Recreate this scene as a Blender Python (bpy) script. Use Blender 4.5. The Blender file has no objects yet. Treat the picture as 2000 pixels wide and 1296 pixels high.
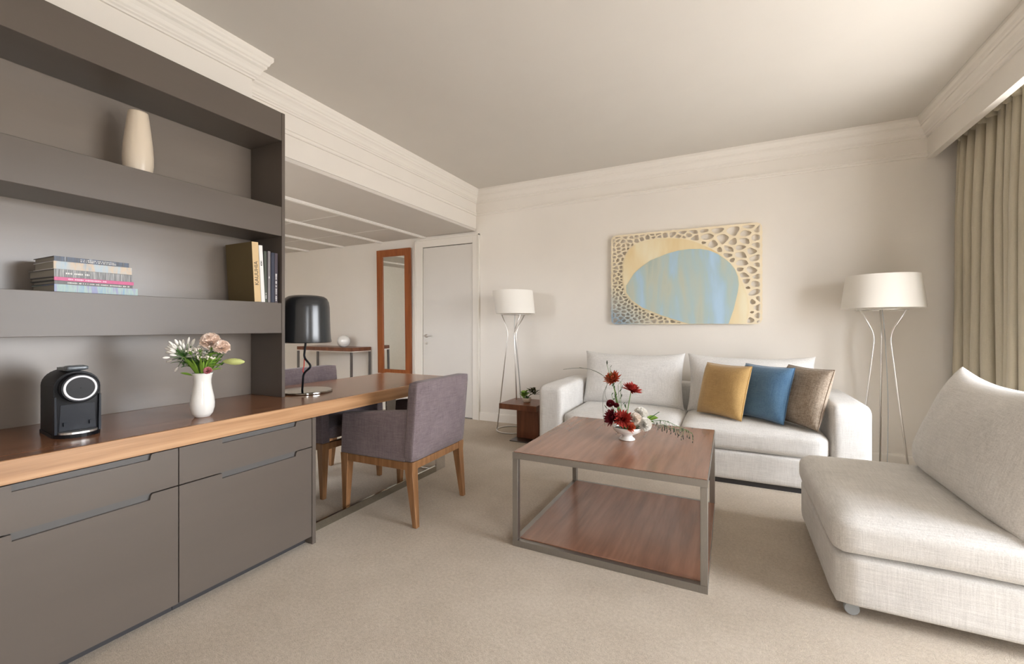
import bpy, bmesh, math, random
from mathutils import Vector, Matrix
R = random.Random(7)
PI = math.pi
scn = bpy.context.scene
COL = scn.collection

# ------------------------------------------------------------------ camera
F_PX, CX, HZ, CAM_H = 848.0, 1000.0, 636.0, 1.15
YAW = math.atan(425.0 / 848.0)
cam_d = bpy.data.cameras.new('camera')
cam_d.sensor_width = 36.0
cam_d.lens = F_PX / 2000.0 * 36.0
cam_d.shift_y = -(648.0 - HZ) / 2000.0
cam_d.clip_start = 0.02
cam = bpy.data.objects.new('camera', cam_d)
COL.objects.link(cam)
cam.location = (0, 0, CAM_H)
cam.rotation_euler = (PI / 2, 0, YAW)
scn.camera = cam

# ------------------------------------------------------------------ light: overcast sky through the windows
world = bpy.data.worlds.new('sky')
scn.world = world
world.use_nodes = True
wn = world.node_tree.nodes
bg = wn['Background']
# overcast sky above the horizon, dull ground below it
_tc = wn.new('ShaderNodeTexCoord'); _sx = wn.new('ShaderNodeSeparateXYZ'); _rp = wn.new('ShaderNodeValToRGB')
world.node_tree.links.new(_tc.outputs['Generated'], _sx.inputs[0]); world.node_tree.links.new(_sx.outputs[2], _rp.inputs[0])
_rp.color_ramp.elements[0].position = 0.0; _rp.color_ramp.elements[0].color = (0.50, 0.49, 0.475, 1)
_rp.color_ramp.elements[1].position = 0.02; _rp.color_ramp.elements[1].color = (0.93, 0.965, 1.02, 1)
world.node_tree.links.new(_rp.outputs[0], bg.inputs[0])
bg.inputs[1].default_value = 9.0
scn.view_settings.view_transform = 'Standard'
scn.view_settings.look = 'None'
scn.view_settings.exposure = 1.24
scn.view_settings.gamma = 1.0
scn.view_settings.use_curve_mapping = False
WINDOWS = [(1.10, 3.42), (-1.75, -0.85)]          # y ranges of the tall windows in the right wall
WZ0, WZ1 = 0.08, 2.16
WALLX = 2.25
FILL_WIN = (-4.05, -2.95, 1.0, 2.15)                    # unseen window added in the foyer's near wall to brighten it: x0, x1, z0, z1
for loc, rot, w_, h_ in [((WALLX + .2, (a + b) / 2, (WZ0 + WZ1) / 2), (PI / 2, 0, PI / 2), b - a, WZ1 - WZ0) for a, b in WINDOWS] + [
        (((FILL_WIN[0] + FILL_WIN[1]) / 2, .18, (FILL_WIN[2] + FILL_WIN[3]) / 2), (PI / 2, 0, 0), FILL_WIN[1] - FILL_WIN[0], FILL_WIN[3] - FILL_WIN[2])]:
    ld = bpy.data.lights.new('window_portal', 'AREA')
    ld.shape = 'RECTANGLE'
    ld.size = w_
    ld.size_y = h_
    ld.cycles.is_portal = True
    lo = bpy.data.objects.new('window_portal', ld)
    COL.objects.link(lo)
    lo.location = loc
    lo.rotation_euler = rot
scn.cycles.diffuse_bounces = 6
scn.cycles.sample_clamp_indirect = 6.0

# ------------------------------------------------------------------ pixel helpers (photo pixel -> point on a known plane)
_F = Vector((-math.sin(YAW), math.cos(YAW), 0)); _R = Vector((math.cos(YAW), math.sin(YAW), 0))
def ray(px, py):
    d = _F + _R * ((px - CX) / F_PX); d.z = (HZ - py) / F_PX
    return d
def on_y(px, py, y):
    d = ray(px, py); return Vector((0, 0, CAM_H)) + d * (y / d.y)
def on_x(px, py, x):
    d = ray(px, py); return Vector((0, 0, CAM_H)) + d * (x / d.x)

# ------------------------------------------------------------------ materials
MATS = {}
def srgb(r, g, b):
    f = lambda c: (c / 255 / 12.92) if c / 255 <= 0.04045 else ((c / 255 + 0.055) / 1.055) ** 2.4
    return (f(r), f(g), f(b), 1)
class NT:
    def __init__(s, name, rough=0.5, metal=0.0, spec=0.5):
        s.m = bpy.data.materials.new(name); s.m.use_nodes = True
        s.t = s.m.node_tree; s.n = s.t.nodes; s.b = s.n['Principled BSDF']
        s.b.inputs['Roughness'].default_value = rough
        s.b.inputs['Metallic'].default_value = metal
        s.b.inputs['Specular IOR Level'].default_value = spec
        MATS[name] = s.m
    def node(s, typ, **kw):
        n = s.n.new(typ)
        for k, v in kw.items():
            if k.startswith('_'): n.inputs[k[1:].replace('_', ' ')].default_value = v
            else: setattr(n, k, v)
        return n
    def link(s, a, b): s.t.links.new(a, b)
    def coord(s, scale=(1, 1, 1), rot=(0, 0, 0), kind='Object'):
        c = s.node('ShaderNodeTexCoord'); m = s.node('ShaderNodeMapping')
        m.inputs['Scale'].default_value = scale; m.inputs['Rotation'].default_value = rot
        s.link(c.outputs[kind], m.inputs['Vector']); return m.outputs[0]
    def noise(s, vec, scale=5, detail=4, rough=0.55, dist=0.0):
        n = s.node('ShaderNodeTexNoise'); n.inputs['Scale'].default_value = scale
        n.inputs['Detail'].default_value = detail; n.inputs['Roughness'].default_value = rough
        n.inputs['Distortion'].default_value = dist
        s.link(vec, n.inputs['Vector']); return n.outputs['Fac']
    def ramp(s, fac, stops):
        r = s.node('ShaderNodeValToRGB'); e = r.color_ramp.elements
        while len(e) < len(stops): e.new(0.5)
        for i, (p, c) in enumerate(stops): e[i].position = p; e[i].color = c
        s.link(fac, r.inputs[0]); return r.outputs[0]
    def bump(s, h, strength=0.3, dist=0.002):
        b = s.node('ShaderNodeBump'); b.inputs['Strength'].default_value = strength
        b.inputs['Distance'].default_value = dist
        s.link(h, b.inputs['Height']); s.link(b.outputs[0], s.b.inputs['Normal'])
    def base(s, out): s.link(out, s.b.inputs['Base Color'])
    def col(s, c): s.b.inputs['Base Color'].default_value = c
    def math(s, op, a, b):
        m = s.node('ShaderNodeMath', operation=op)
        for i, v in enumerate((a, b)):
            if isinstance(v, (int, float)): m.inputs[i].default_value = v
            else: s.link(v, m.inputs[i])
        return m.outputs[0]
def sc(c, k): return (c[0] * k, c[1] * k, c[2] * k, 1)

def plain(name, c, rough=0.5, metal=0.0, spec=0.5, var=0.04, bump=0.0):
    m = NT(name, rough, metal, spec)
    v = m.coord(); n = m.noise(v, 3.0, 3)
    m.base(m.ramp(n, [(0.3, sc(c, 1 - var)), (0.7, sc(c, 1 + var))]))
    if bump: m.bump(m.noise(v, 180, 2), bump, 0.001)
    return m.m
def wood(name, dark, mid, light, scale, rough=0.3, rot=(0, 0, 0), spec=0.5, coat=0.0):
    """grain runs along the axis with the small scale value"""
    m = NT(name, rough, 0, spec)
    v = m.coord(scale, rot)
    n1 = m.noise(v, 3.0, 5, 0.55, 0.0)
    v2 = m.coord(tuple(s * 2.5 for s in scale), rot)
    n2 = m.noise(v2, 4.0, 2, 0.5)
    f = m.math('ADD', m.math('MULTIPLY', n1, 0.84), m.math('MULTIPLY', n2, 0.16))
    m.base(m.ramp(f, [(0.30, dark), (0.5, mid), (0.72, light)]))
    m.b.inputs['Coat Weight'].default_value = coat; m.b.inputs['Coat Roughness'].default_value = 0.16; m.b.inputs['Coat IOR'].default_value = 1.6
    return m.m
def fabric(name, c, c2, fine=260, bump=0.35, rough=0.9, slub=0.5, sheen=0.15):
    m = NT(name, rough, 0, 0.25)
    hs = []
    for a in ((fine, fine * 0.05, fine), (fine * 0.05, fine, fine), (fine, fine, fine * 0.05)):
        hs.append(m.noise(m.coord(a), 1.0, 2, 0.6))
    h = m.math('ADD', m.math('ADD', hs[0], hs[1]), hs[2])
    h = m.math('MULTIPLY', h, 0.3333)
    big = m.noise(m.coord(), 5.0, 3)
    f = m.math('ADD', m.math('MULTIPLY', h, 1 - slub * 0.4), m.math('MULTIPLY', big, slub * 0.4))
    m.base(m.ramp(f, [(0.36, c), (0.62, c2)]))
    m.bump(h, bump, 0.002)
    m.b.inputs['Sheen Weight'].default_value = sheen
    return m.m

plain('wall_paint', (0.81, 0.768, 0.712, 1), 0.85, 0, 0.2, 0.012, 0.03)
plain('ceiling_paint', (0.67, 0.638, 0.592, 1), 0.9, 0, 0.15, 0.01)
plain('trim_paint', (0.82, 0.78, 0.722, 1), 0.55, 0, 0.35, 0.01)
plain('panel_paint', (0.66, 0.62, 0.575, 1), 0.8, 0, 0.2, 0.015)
plain('batten_paint', (0.86, 0.83, 0.79, 1), 0.5, 0, 0.4, 0.01)
plain('door_paint', (0.72, 0.69, 0.65, 1), 0.5, 0, 0.35, 0.01)
plain('dark_gap', (0.03, 0.025, 0.02, 1), 0.8)
def carpet():
    m = NT('carpet', 0.95, 0, 0.1)
    v = m.coord()
    a = m.noise(v, 260, 3, 0.7); b = m.noise(v, 70, 3, 0.6); c = m.noise(v, 2.2, 4, 0.6)
    f = m.math('ADD', m.math('ADD', m.math('MULTIPLY', a, 0.5), m.math('MULTIPLY', b, 0.25)), m.math('MULTIPLY', c, 0.25))
    m.base(m.ramp(f, [(0.32, (0.40, 0.325, 0.24, 1)), (0.5, (0.64, 0.545, 0.435, 1)), (0.68, (0.84, 0.745, 0.63, 1))]))
    m.bump(m.math('ADD', a, m.math('MULTIPLY', b, 0.8)), 0.9, 0.008)
    m.b.inputs['Sheen Weight'].default_value = 0.25
carpet()
def lacquer(name, c, rough):
    m = NT(name, rough, 0, 0.5)
    n = m.noise(m.coord((1, 0.15, 1)), 6, 4)
    m.base(m.ramp(n, [(0.3, sc(c, 0.95)), (0.7, sc(c, 1.05))]))
    m.bump(m.noise(m.coord((40, 3, 40)), 6, 3), 0.03, 0.001)
lacquer('taupe_lacquer', (0.112, 0.092, 0.077, 1), 0.36)
lacquer('taupe_back', (0.210, 0.178, 0.150, 1), 0.25)
plain('taupe_recess', (0.10, 0.095, 0.09, 1), 0.5)
plain('kick_dark', (0.035, 0.033, 0.035, 1), 0.6)
wood('walnut_counter', (0.17, 0.070, 0.034, 1), (0.26, 0.115, 0.058, 1), (0.35, 0.170, 0.090, 1), (7, 0.45, 7), 0.20)
wood('walnut_lit_edge', (0.29, 0.150, 0.072, 1), (0.44, 0.245, 0.122, 1), (0.58, 0.355, 0.195, 1), (9, 0.45, 14), 0.32)  # worktop walnut made paler, window light on its edge put into the colour
wood('walnut_table', (0.185, 0.084, 0.050, 1), (0.265, 0.126, 0.076, 1), (0.34, 0.170, 0.106, 1), (7, 0.6, 7), 0.25, spec=1.0)
wood('walnut_side', (0.10, 0.032, 0.014, 1), (0.17, 0.058, 0.026, 1), (0.24, 0.09, 0.042, 1), (7, 7, 0.7), 0.32)
wood('cherry_frame', (0.20, 0.052, 0.012, 1), (0.29, 0.080, 0.018, 1), (0.36, 0.115, 0.03, 1), (9, 9, 0.7), 0.35)
wood('beech_leg', (0.16, 0.075, 0.028, 1), (0.25, 0.120, 0.048, 1), (0.35, 0.185, 0.085, 1), (14, 14, 0.9), 0.42)
fabric('sofa_linen', (0.55, 0.535, 0.515, 1), (0.80, 0.785, 0.765, 1), 240, 0.45)
fabric('chaise_linen', (0.54, 0.525, 0.505, 1), (0.79, 0.772, 0.75, 1), 240, 0.45)
fabric('mauve_fabric', (0.105, 0.080, 0.088, 1), (0.235, 0.188, 0.196, 1), 260, 0.5)
fabric('mustard_velvet', (0.36, 0.215, 0.075, 1), (0.56, 0.36, 0.14, 1), 200, 0.25, 0.85, 0.9, 0.4)
fabric('blue_velvet', (0.050, 0.120, 0.225, 1), (0.125, 0.245, 0.39, 1), 200, 0.25, 0.85, 0.9, 0.4)
fabric('taupe_weave', (0.20, 0.150, 0.110, 1), (0.46, 0.38, 0.30, 1), 150, 0.9, 0.9, 0.2)
fabric('curtain_cloth', (0.46, 0.410, 0.310, 1), (0.56, 0.505, 0.390, 1), 420, 0.15, 0.85, 0.3)
plain('piping_mustard', (0.50, 0.30, 0.09, 1), 0.8); plain('piping_blue', (0.05, 0.12, 0.22, 1), 0.8); plain('piping_taupe', (0.24, 0.18, 0.13, 1), 0.85)
def metal(name, c, rough, aniso=0.0):
    m = NT(name, rough, 1.0)
    n = m.noise(m.coord((60, 60, 4)), 8, 3)
    m.base(m.ramp(n, [(0.3, sc(c, 0.93)), (0.7, sc(c, 1.05))]))
metal('brushed_nickel', (0.36, 0.345, 0.325, 1), 0.40)
metal('chrome', (0.72, 0.72, 0.72, 1), 0.07)
metal('satin_steel', (0.82, 0.80, 0.77, 1), 0.38)
metal('dark_steel', (0.20, 0.19, 0.185, 1), 0.35)
metal('base_mirror', (0.46, 0.45, 0.41, 1), 0.12)
metal('mirror_silver', (0.80, 0.82, 0.79, 1), 0.01)
plain('lamp_shade_cloth', (0.86, 0.83, 0.775, 1), 0.8, 0, 0.2, 0.01, 0.05)
plain('shade_black', (0.016, 0.018, 0.021, 1), 0.24, 0.0, 0.7)
plain('black_gloss', (0.004, 0.007, 0.014, 1), 0.30, 0, 0.22)
plain('black_satin', (0.005, 0.0055, 0.008, 1), 0.42, 0, 0.22)
plain('charcoal', (0.020, 0.020, 0.023, 1), 0.5, 0, 0.3)
plain('ring_white', (0.82, 0.83, 0.88, 1), 0.3)
plain('grey_lever', (0.16, 0.18, 0.20, 1), 0.3, 0.3)
plain('porcelain', (0.84, 0.83, 0.80, 1), 0.12, 0, 0.6, 0.01)
plain('bone_ceramic', (0.72, 0.62, 0.50, 1), 0.30, 0, 0.5, 0.02)
plain('red_cord', (0.62, 0.05, 0.04, 1), 0.6)
plain('stem_green', (0.12, 0.24, 0.045, 1), 0.5, 0, 0.4, 0.25)
plain('leaf_green', (0.085, 0.21, 0.045, 1), 0.5, 0, 0.4, 0.3)
plain('leaf_bright', (0.24, 0.42, 0.06, 1), 0.5, 0, 0.4, 0.2)
plain('leaf_dark', (0.035, 0.085, 0.045, 1), 0.5, 0, 0.4, 0.3)
plain('leaf_olive', (0.075, 0.075, 0.022, 1), 0.6, 0, 0.3, 0.3)
plain('lily_green', (0.60, 0.66, 0.26, 1), 0.4, 0, 0.4, 0.12)
plain('petal_white', (0.93, 0.91, 0.86, 1), 0.6, 0, 0.3, 0.04)
plain('petal_blush', (0.95, 0.80, 0.70, 1), 0.6, 0, 0.3, 0.08)
plain('petal_pink', (0.70, 0.30, 0.33, 1), 0.6, 0, 0.3, 0.1)
plain('petal_cream', (0.93, 0.85, 0.77, 1), 0.6, 0, 0.3, 0.05)
plain('petal_red', (0.40, 0.040, 0.030, 1), 0.55, 0, 0.3, 0.3)
plain('petal_orange', (0.50, 0.095, 0.040, 1), 0.55, 0, 0.3, 0.25)
plain('petal_burgundy', (0.18, 0.010, 0.020, 1), 0.55, 0, 0.3, 0.3)
plain('grass_grey', (0.13, 0.15, 0.11, 1), 0.6, 0, 0.3, 0.2)
plain('seed_dark', (0.07, 0.075, 0.055, 1), 0.6, 0, 0.3, 0.2)
plain('soil', (0.05, 0.035, 0.022, 1), 0.95)
plain('paper', (0.36, 0.335, 0.29, 1), 0.9, 0, 0.1, 0.08)
plain('window_white', (0.75, 0.75, 0.74, 1), 0.4)
plain('rubber', (0.10, 0.10, 0.11, 1), 0.6)
plain('castor_grey', (0.36, 0.38, 0.39, 1), 0.4)
plain('bulb_glass', (0.8, 0.8, 0.78, 1), 0.25)
def pane():
    m = NT('window_glass'); n = m.n; t = m.t
    tr = m.node('ShaderNodeBsdfTransparent'); gl = m.node('ShaderNodeBsdfGlossy'); gl.inputs['Roughness'].default_value = 0.02
    mx = m.node('ShaderNodeMixShader'); mx.inputs[0].default_value = 0.06
    m.link(tr.outputs[0], mx.inputs[1]); m.link(gl.outputs[0], mx.inputs[2])
    m.link(mx.outputs[0], n['Material Output'].inputs[0])
pane()

# ------------------------------------------------------------------ mesh helpers
def link(o, parent=None):
    COL.objects.link(o)
    if parent is not None: o.parent = parent
    return o
def mk(name, bm, mat, parent=None, smooth=False, loc=None, rot=None):
    me = bpy.data.meshes.new(name)
    bmesh.ops.recalc_face_normals(bm, faces=bm.faces)
    bm.to_mesh(me); bm.free()
    if smooth:
        for p in me.polygons: p.use_smooth = True
    me.materials.append(MATS[mat])
    o = bpy.data.objects.new(name, me)
    link(o, parent)
    if loc is not None: o.location = loc
    if rot is not None: o.rotation_euler = rot
    return o
def autosmooth(o, ang=0.6):
    me = o.data
    me.set_sharp_from_angle(angle=ang) if hasattr(me, 'set_sharp_from_angle') else None
    return o
def thing(name, label, cat, loc=(0, 0, 0), rz=0.0, group=None, rot=None):
    o = bpy.data.objects.new(name, None); o.empty_display_size = 0.1
    COL.objects.link(o); o.location = loc
    o.rotation_euler = rot if rot is not None else (0, 0, rz)
    o['label'] = label; o['category'] = cat
    if group: o['group'] = group
    return o
def tag(o, label, cat, group=None):
    o['label'] = label; o['category'] = cat
    if group: o['group'] = group
    return o
def struct(o, label=None):
    o['kind'] = 'structure'
    if label: o['label'] = label
    return o
def sempty(name, label=None, loc=(0, 0, 0)):
    o = bpy.data.objects.new(name, None); COL.objects.link(o); o.location = loc
    return struct(o, label)
def NB(): return bmesh.new()
def box(bm, x0, x1, y0, y1, z0, z1):
    vs = [bm.verts.new((x, y, z)) for x in (x0, x1) for y in (y0, y1) for z in (z0, z1)]
    for q in ((0, 1, 3, 2), (4, 6, 7, 5), (0, 4, 5, 1), (2, 3, 7, 6), (0, 2, 6, 4), (1, 5, 7, 3)):
        bm.faces.new([vs[i] for i in q])
    return vs
def bevel(bm, w, seg=2):
    bmesh.ops.remove_doubles(bm, verts=bm.verts, dist=1e-6)
    bmesh.ops.recalc_face_normals(bm, faces=bm.faces)
    bmesh.ops.bevel(bm, geom=list(bm.edges), offset=w, segments=seg, profile=0.7, affect='EDGES', clamp_overlap=True)
def bbox(name, mat, x0, x1, y0, y1, z0, z1, parent=None, bw=0.002, seg=1):
    bm = NB(); box(bm, x0, x1, y0, y1, z0, z1)
    if bw: bevel(bm, bw, seg)
    return mk(name, bm, mat, parent)
def softbox(bm, cx, cy, cz, sx, sy, sz, r, crown=0.0, n=12, crownb=0.0, noise=0.0, seed=0, m=None):
    """rounded soft box centred at c with full sizes s; crown bulges the top, crownb the sides"""
    h = (sx / 2, sy / 2, sz / 2)
    idx = {}
    rnd = random.Random(seed); ph = [rnd.uniform(0, 6.28) for _ in range(6)]
    def coordt(i, nn): 
        t = i / nn * 2 - 1
        return math.copysign(abs(t) ** 0.75, t)
    def vert(p):
        key = tuple(round(c, 5) for c in p)
        if key in idx: return idx[key]
        q = [p[k] * h[k] for k in range(3)]
        inn = [max(-(h[k] - r), min(h[k] - r, q[k])) for k in range(3)]
        d = Vector([q[k] - inn[k] for k in range(3)])
        if d.length > 1e-9:
            mx = max(abs(c) for c in d); 
            d = d.normalized() * r * min(1.0, mx / r)
        v = Vector(inn) + d
        a = max(0, 1 - p[0] ** 2); b = max(0, 1 - p[1] ** 2); c = max(0, 1 - p[2] ** 2)
        if crown:
            v.z += crown * (a * b) ** 0.5 * (1 if p[2] > 0 else 0.0) * max(0, p[2])
        if crownb:
            v.x += crownb * (b * c) ** 0.5 * p[0]; v.y += crownb * (a * c) ** 0.5 * p[1]
        if noise:
            w = noise * (math.sin(v.x * 11 + ph[0]) * math.sin(v.y * 9 + ph[1]) + 0.6 * math.sin(v.z * 13 + ph[2] + v.x * 6))
            v += Vector((p[0], p[1], p[2])).normalized() * w
        v += Vector((cx, cy, cz))
        if m is not None: v = m @ v
        idx[key] = bm.verts.new(v)
        return idx[key]
    for ax in range(3):
        for sgn in (-1, 1):
            for i in range(n):
                for j in range(n):
                    cs = []
                    for (a, b) in ((i, j), (i + 1, j), (i + 1, j + 1), (i, j + 1)):
                        p = [0, 0, 0]; p[ax] = sgn
                        p[(ax + 1) % 3] = coordt(a, n); p[(ax + 2) % 3] = coordt(b, n)
                        cs.append(vert(tuple(p)))
                    if len(set(cs)) == 4:
                        try: bm.faces.new(cs)
                        except ValueError: pass
def soft(name, mat, c, s, r, parent=None, **kw):
    bm = NB(); softbox(bm, *c, *s, r, **kw)
    return mk(name, bm, mat, parent, smooth=True)
def lathe(bm, prof, seg=32, cx=0, cy=0, cz=0, cap=True, off=None):
    rings = []
    for k, (r, z) in enumerate(prof):
        ox, oy = (off(k, z) if off else (0, 0))
        rings.append([bm.verts.new((cx + ox + r * math.cos(2 * PI * i / seg), cy + oy + r * math.sin(2 * PI * i / seg), cz + z)) for i in range(seg)])
    for a, b in zip(rings, rings[1:]):
        for i in range(seg):
            bm.faces.new((a[i], a[(i + 1) % seg], b[(i + 1) % seg], b[i]))
    if cap:
        if prof[0][0] > 1e-4: bm.faces.new(rings[0])
        if prof[-1][0] > 1e-4: bm.faces.new(rings[-1])
def tube(bm, pts, r, seg=8, closed=False, caps=True):
    pts = [Vector(p) for p in pts]; n = len(pts)
    rr = r if isinstance(r, (list, tuple)) else [r] * n
    tang = []
    for i in range(n):
        if closed: t = pts[(i + 1) % n] - pts[i - 1]
        elif i == 0: t = pts[1] - pts[0]
        elif i == n - 1: t = pts[-1] - pts[-2]
        else: t = pts[i + 1] - pts[i - 1]
        tang.append(t.normalized())
    up = Vector((0, 0, 1)) if abs(tang[0].z) < 0.9 else Vector((1, 0, 0))
    nrm = tang[0].cross(up).normalized()
    rings = []
    for i in range(n):
        nrm = (nrm - tang[i] * nrm.dot(tang[i])).normalized()
        bn = tang[i].cross(nrm)
        rings.append([bm.verts.new(pts[i] + (nrm * math.cos(2 * PI * k / seg) + bn * math.sin(2 * PI * k / seg)) * rr[i]) for k in range(seg)])
    for i in range(n if closed else n - 1):
        a, b = rings[i], rings[(i + 1) % n]
        for k in range(seg):
            bm.faces.new((a[k], a[(k + 1) % seg], b[(k + 1) % seg], b[k]))
    if caps and not closed:
        bm.faces.new(rings[0]); bm.faces.new(rings[-1])
def smooth_path(pts, n=8):
    """Catmull-Rom through pts"""
    P = [Vector(p) for p in pts]; P = [P[0] * 2 - P[1]] + P + [P[-1] * 2 - P[-2]]
    out = []
    for i in range(1, len(P) - 2):
        for k in range(n):
            t = k / n
            a, b, c, d = P[i - 1], P[i], P[i + 1], P[i + 2]
            out.append(0.5 * ((2 * b) + (c - a) * t + (2 * a - 5 * b + 4 * c - d) * t * t + (3 * b - a - 3 * c + d) * t ** 3))
    out.append(P[-2]); return out
def fillet_path(pts, r, n=5):
    P = [Vector(p) for p in pts]; out = [P[0]]
    for i in range(1, len(P) - 1):
        a = (P[i - 1] - P[i]); b = (P[i + 1] - P[i])
        ra = min(r, a.length * 0.45, b.length * 0.45)
        s, e = P[i] + a.normalized() * ra, P[i] + b.normalized() * ra
        for k in range(n + 1):
            t = k / n; out.append(s * (1 - t) ** 2 + P[i] * 2 * t * (1 - t) + e * t * t)
    out.append(P[-1]); return out
def prism(bm, pts, axis, a0, a1):
    """extrude a 2D polygon along an axis; pts are the two other coordinates in order"""
    def mkv(p, a):
        if axis == 'x': return (a, p[0], p[1])
        if axis == 'y': return (p[0], a, p[1])
        return (p[0], p[1], a)
    A = [bm.verts.new(mkv(p, a0)) for p in pts]; B = [bm.verts.new(mkv(p, a1)) for p in pts]
    n = len(pts)
    bm.faces.new(A); bm.faces.new(B)
    for i in range(n): bm.faces.new((A[i], A[(i + 1) % n], B[(i + 1) % n], B[i]))
def molding(bm, path, prof, close_ends=True):
    """sweep profile (out, z) along a plan path; the room lies to the right of the direction of travel; mitred"""
    n = len(path); P = [Vector((p[0], p[1])) for p in path]
    offs = []
    for i in range(n):
        def nr(a, b):
            d = (b - a).normalized(); return Vector((d.y, -d.x))
        if i == 0: o = nr(P[0], P[1])
        elif i == n - 1: o = nr(P[-2], P[-1])
        else:
            n1, n2 = nr(P[i - 1], P[i]), nr(P[i], P[i + 1])
            s = n1 + n2
            o = s / (s.dot(n1)) if s.length > 1e-6 else n1
        offs.append(o)
    rings = [[bm.verts.new((P[i].x + offs[i].x * u, P[i].y + offs[i].y * u, z)) for (u, z) in prof] for i in range(n)]
    m = len(prof)
    for i in range(n - 1):
        for k in range(m - 1):
            bm.faces.new((rings[i][k], rings[i + 1][k], rings[i + 1][k + 1], rings[i][k + 1]))
        bm.faces.new((rings[i][m - 1], rings[i + 1][m - 1], rings[i + 1][0], rings[i][0]))
    if close_ends: bm.faces.new(rings[0]); bm.faces.new(rings[-1])
def curve_mesh(name, splines, depth, bev=0.0):
    """filled 2D outlines (holes allowed) extruded; returns a mesh in the local XY plane"""
    cu = bpy.data.curves.new(name, 'CURVE'); cu.dimensions = '2D'; cu.fill_mode = 'BOTH'
    cu.extrude = depth / 2; cu.bevel_depth = bev; cu.bevel_resolution = 0
    for s in splines:
        sp = cu.splines.new('POLY'); sp.points.add(len(s) - 1); sp.use_cyclic_u = True
        for i, p in enumerate(s): sp.points[i].co = (p[0], p[1], 0, 1)
    o = bpy.data.objects.new(name, cu); COL.objects.link(o)
    bpy.context.view_layer.update()
    dg = bpy.context.evaluated_depsgraph_get()
    me = bpy.data.meshes.new_from_object(o.evaluated_get(dg))
    bpy.data.objects.remove(o); return me
def text_mesh(name, s, size):
    cu = bpy.data.curves.new(name, 'FONT'); cu.body = s; cu.size = size; cu.align_x = 'CENTER'; cu.align_y = 'CENTER'; cu.extrude = 0.0002
    o = bpy.data.objects.new(name, cu); COL.objects.link(o)
    bpy.context.view_layer.update()
    me = bpy.data.meshes.new_from_object(o.evaluated_get(bpy.context.evaluated_depsgraph_get()))
    bpy.data.objects.remove(o); return me
def copy_tree(o, parent=None):
    c = o.copy(); COL.objects.link(c); c.parent = parent
    for ch in list(o.children): copy_tree(ch, c)
    return c

# ================================================================== THE ROOM
CEIL, BACK, FRONT = 2.80, 4.58, -2.6
LW, BEAM = -2.60, -2.79          # wall behind the shelving, face of the beam beyond it
ALC, ALCL, ALCF = 2.31, -6.34, 0.3   # low foyer ceiling height, its far wall and near wall
PEL, PELZ = 1.41, 2.50
LEND = 1.655                     # y where the shelving wall ends
struct(bbox('floor', 'carpet', ALCL - .1, WALLX + .3, FRONT - .1, BACK + .12, -0.1, 0, bw=0), 'beige cut pile carpet over the whole floor')
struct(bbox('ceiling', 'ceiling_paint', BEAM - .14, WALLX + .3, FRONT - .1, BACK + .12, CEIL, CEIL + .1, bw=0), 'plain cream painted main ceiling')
struct(bbox('wall_back', 'wall_paint', ALCL - .1, WALLX + .3, BACK, BACK + .12, 0, CEIL, bw=0), 'cream wall behind the sofa')
struct(bbox('wall_left', 'wall_paint', LW - .20, LW, FRONT, LEND, 0, CEIL, bw=0), 'cream wall above and behind the shelving')
struct(bbox('wall_beam', 'wall_paint', BEAM - .14, BEAM, LEND, BACK, ALC + .0305, CEIL, bw=0.0), 'cream beam over the foyer opening')
def wall_y(name, x0, x1, y0, y1, win):
    bm = NB(); a, b, c, d_ = win
    box(bm, x0, a, y0, y1, 0, CEIL); box(bm, b, x1, y0, y1, 0, CEIL); box(bm, a, b, y0, y1, 0, c); box(bm, a, b, y0, y1, d_, CEIL)
    return struct(mk(name, bm, 'wall_paint'))
struct(bbox('wall_front', 'wall_paint', LW - .2, WALLX + .3, FRONT - .1, FRONT, 0, CEIL, bw=0))
# right wall with two window openings
bm = NB()
ys = [FRONT] + [v for w in sorted(WINDOWS) for v in w] + [BACK]
for i in range(0, len(ys), 2): box(bm, WALLX, WALLX + .3, ys[i], ys[i + 1], 0, CEIL)
for y0, y1 in WINDOWS:
    box(bm, WALLX, WALLX + .3, y0, y1, 0, WZ0); box(bm, WALLX, WALLX + .3, y0, y1, WZ1, CEIL)
box(bm, 1.68, WALLX - .001, 3.46, BACK, 0, CEIL)  # unseen wall return added to stop window light leaking past the curtain
struct(mk('wall_right', bm, 'wall_paint'), 'cream window wall behind the curtain')
for k, (y0, y1) in enumerate(WINDOWS):
    w = sempty('window_%d' % (k + 1), 'tall white framed window in the right wall', (WALLX + .12, y0, WZ0))
    W, Hh = y1 - y0, WZ1 - WZ0
    bm = NB(); t = .055
    box(bm, 0, .06, 0, t, 0, Hh); box(bm, 0, .06, W - t, W, 0, Hh); box(bm, 0, .06, t, W - t, 0, t); box(bm, 0, .06, t, W - t, Hh - t, Hh)
    mk('window_frame', bm, 'window_white', w)
    bbox('mullion', 'window_white', 0, .06, W / 2 - .04, W / 2 + .04, t, Hh - t, w)
    for a, b in ((t, W / 2 - .04), (W / 2 + .04, W - t)):
        bbox('pane', 'window_glass', .028, .032, a, b, t, Hh - t, w, bw=0)
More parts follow.
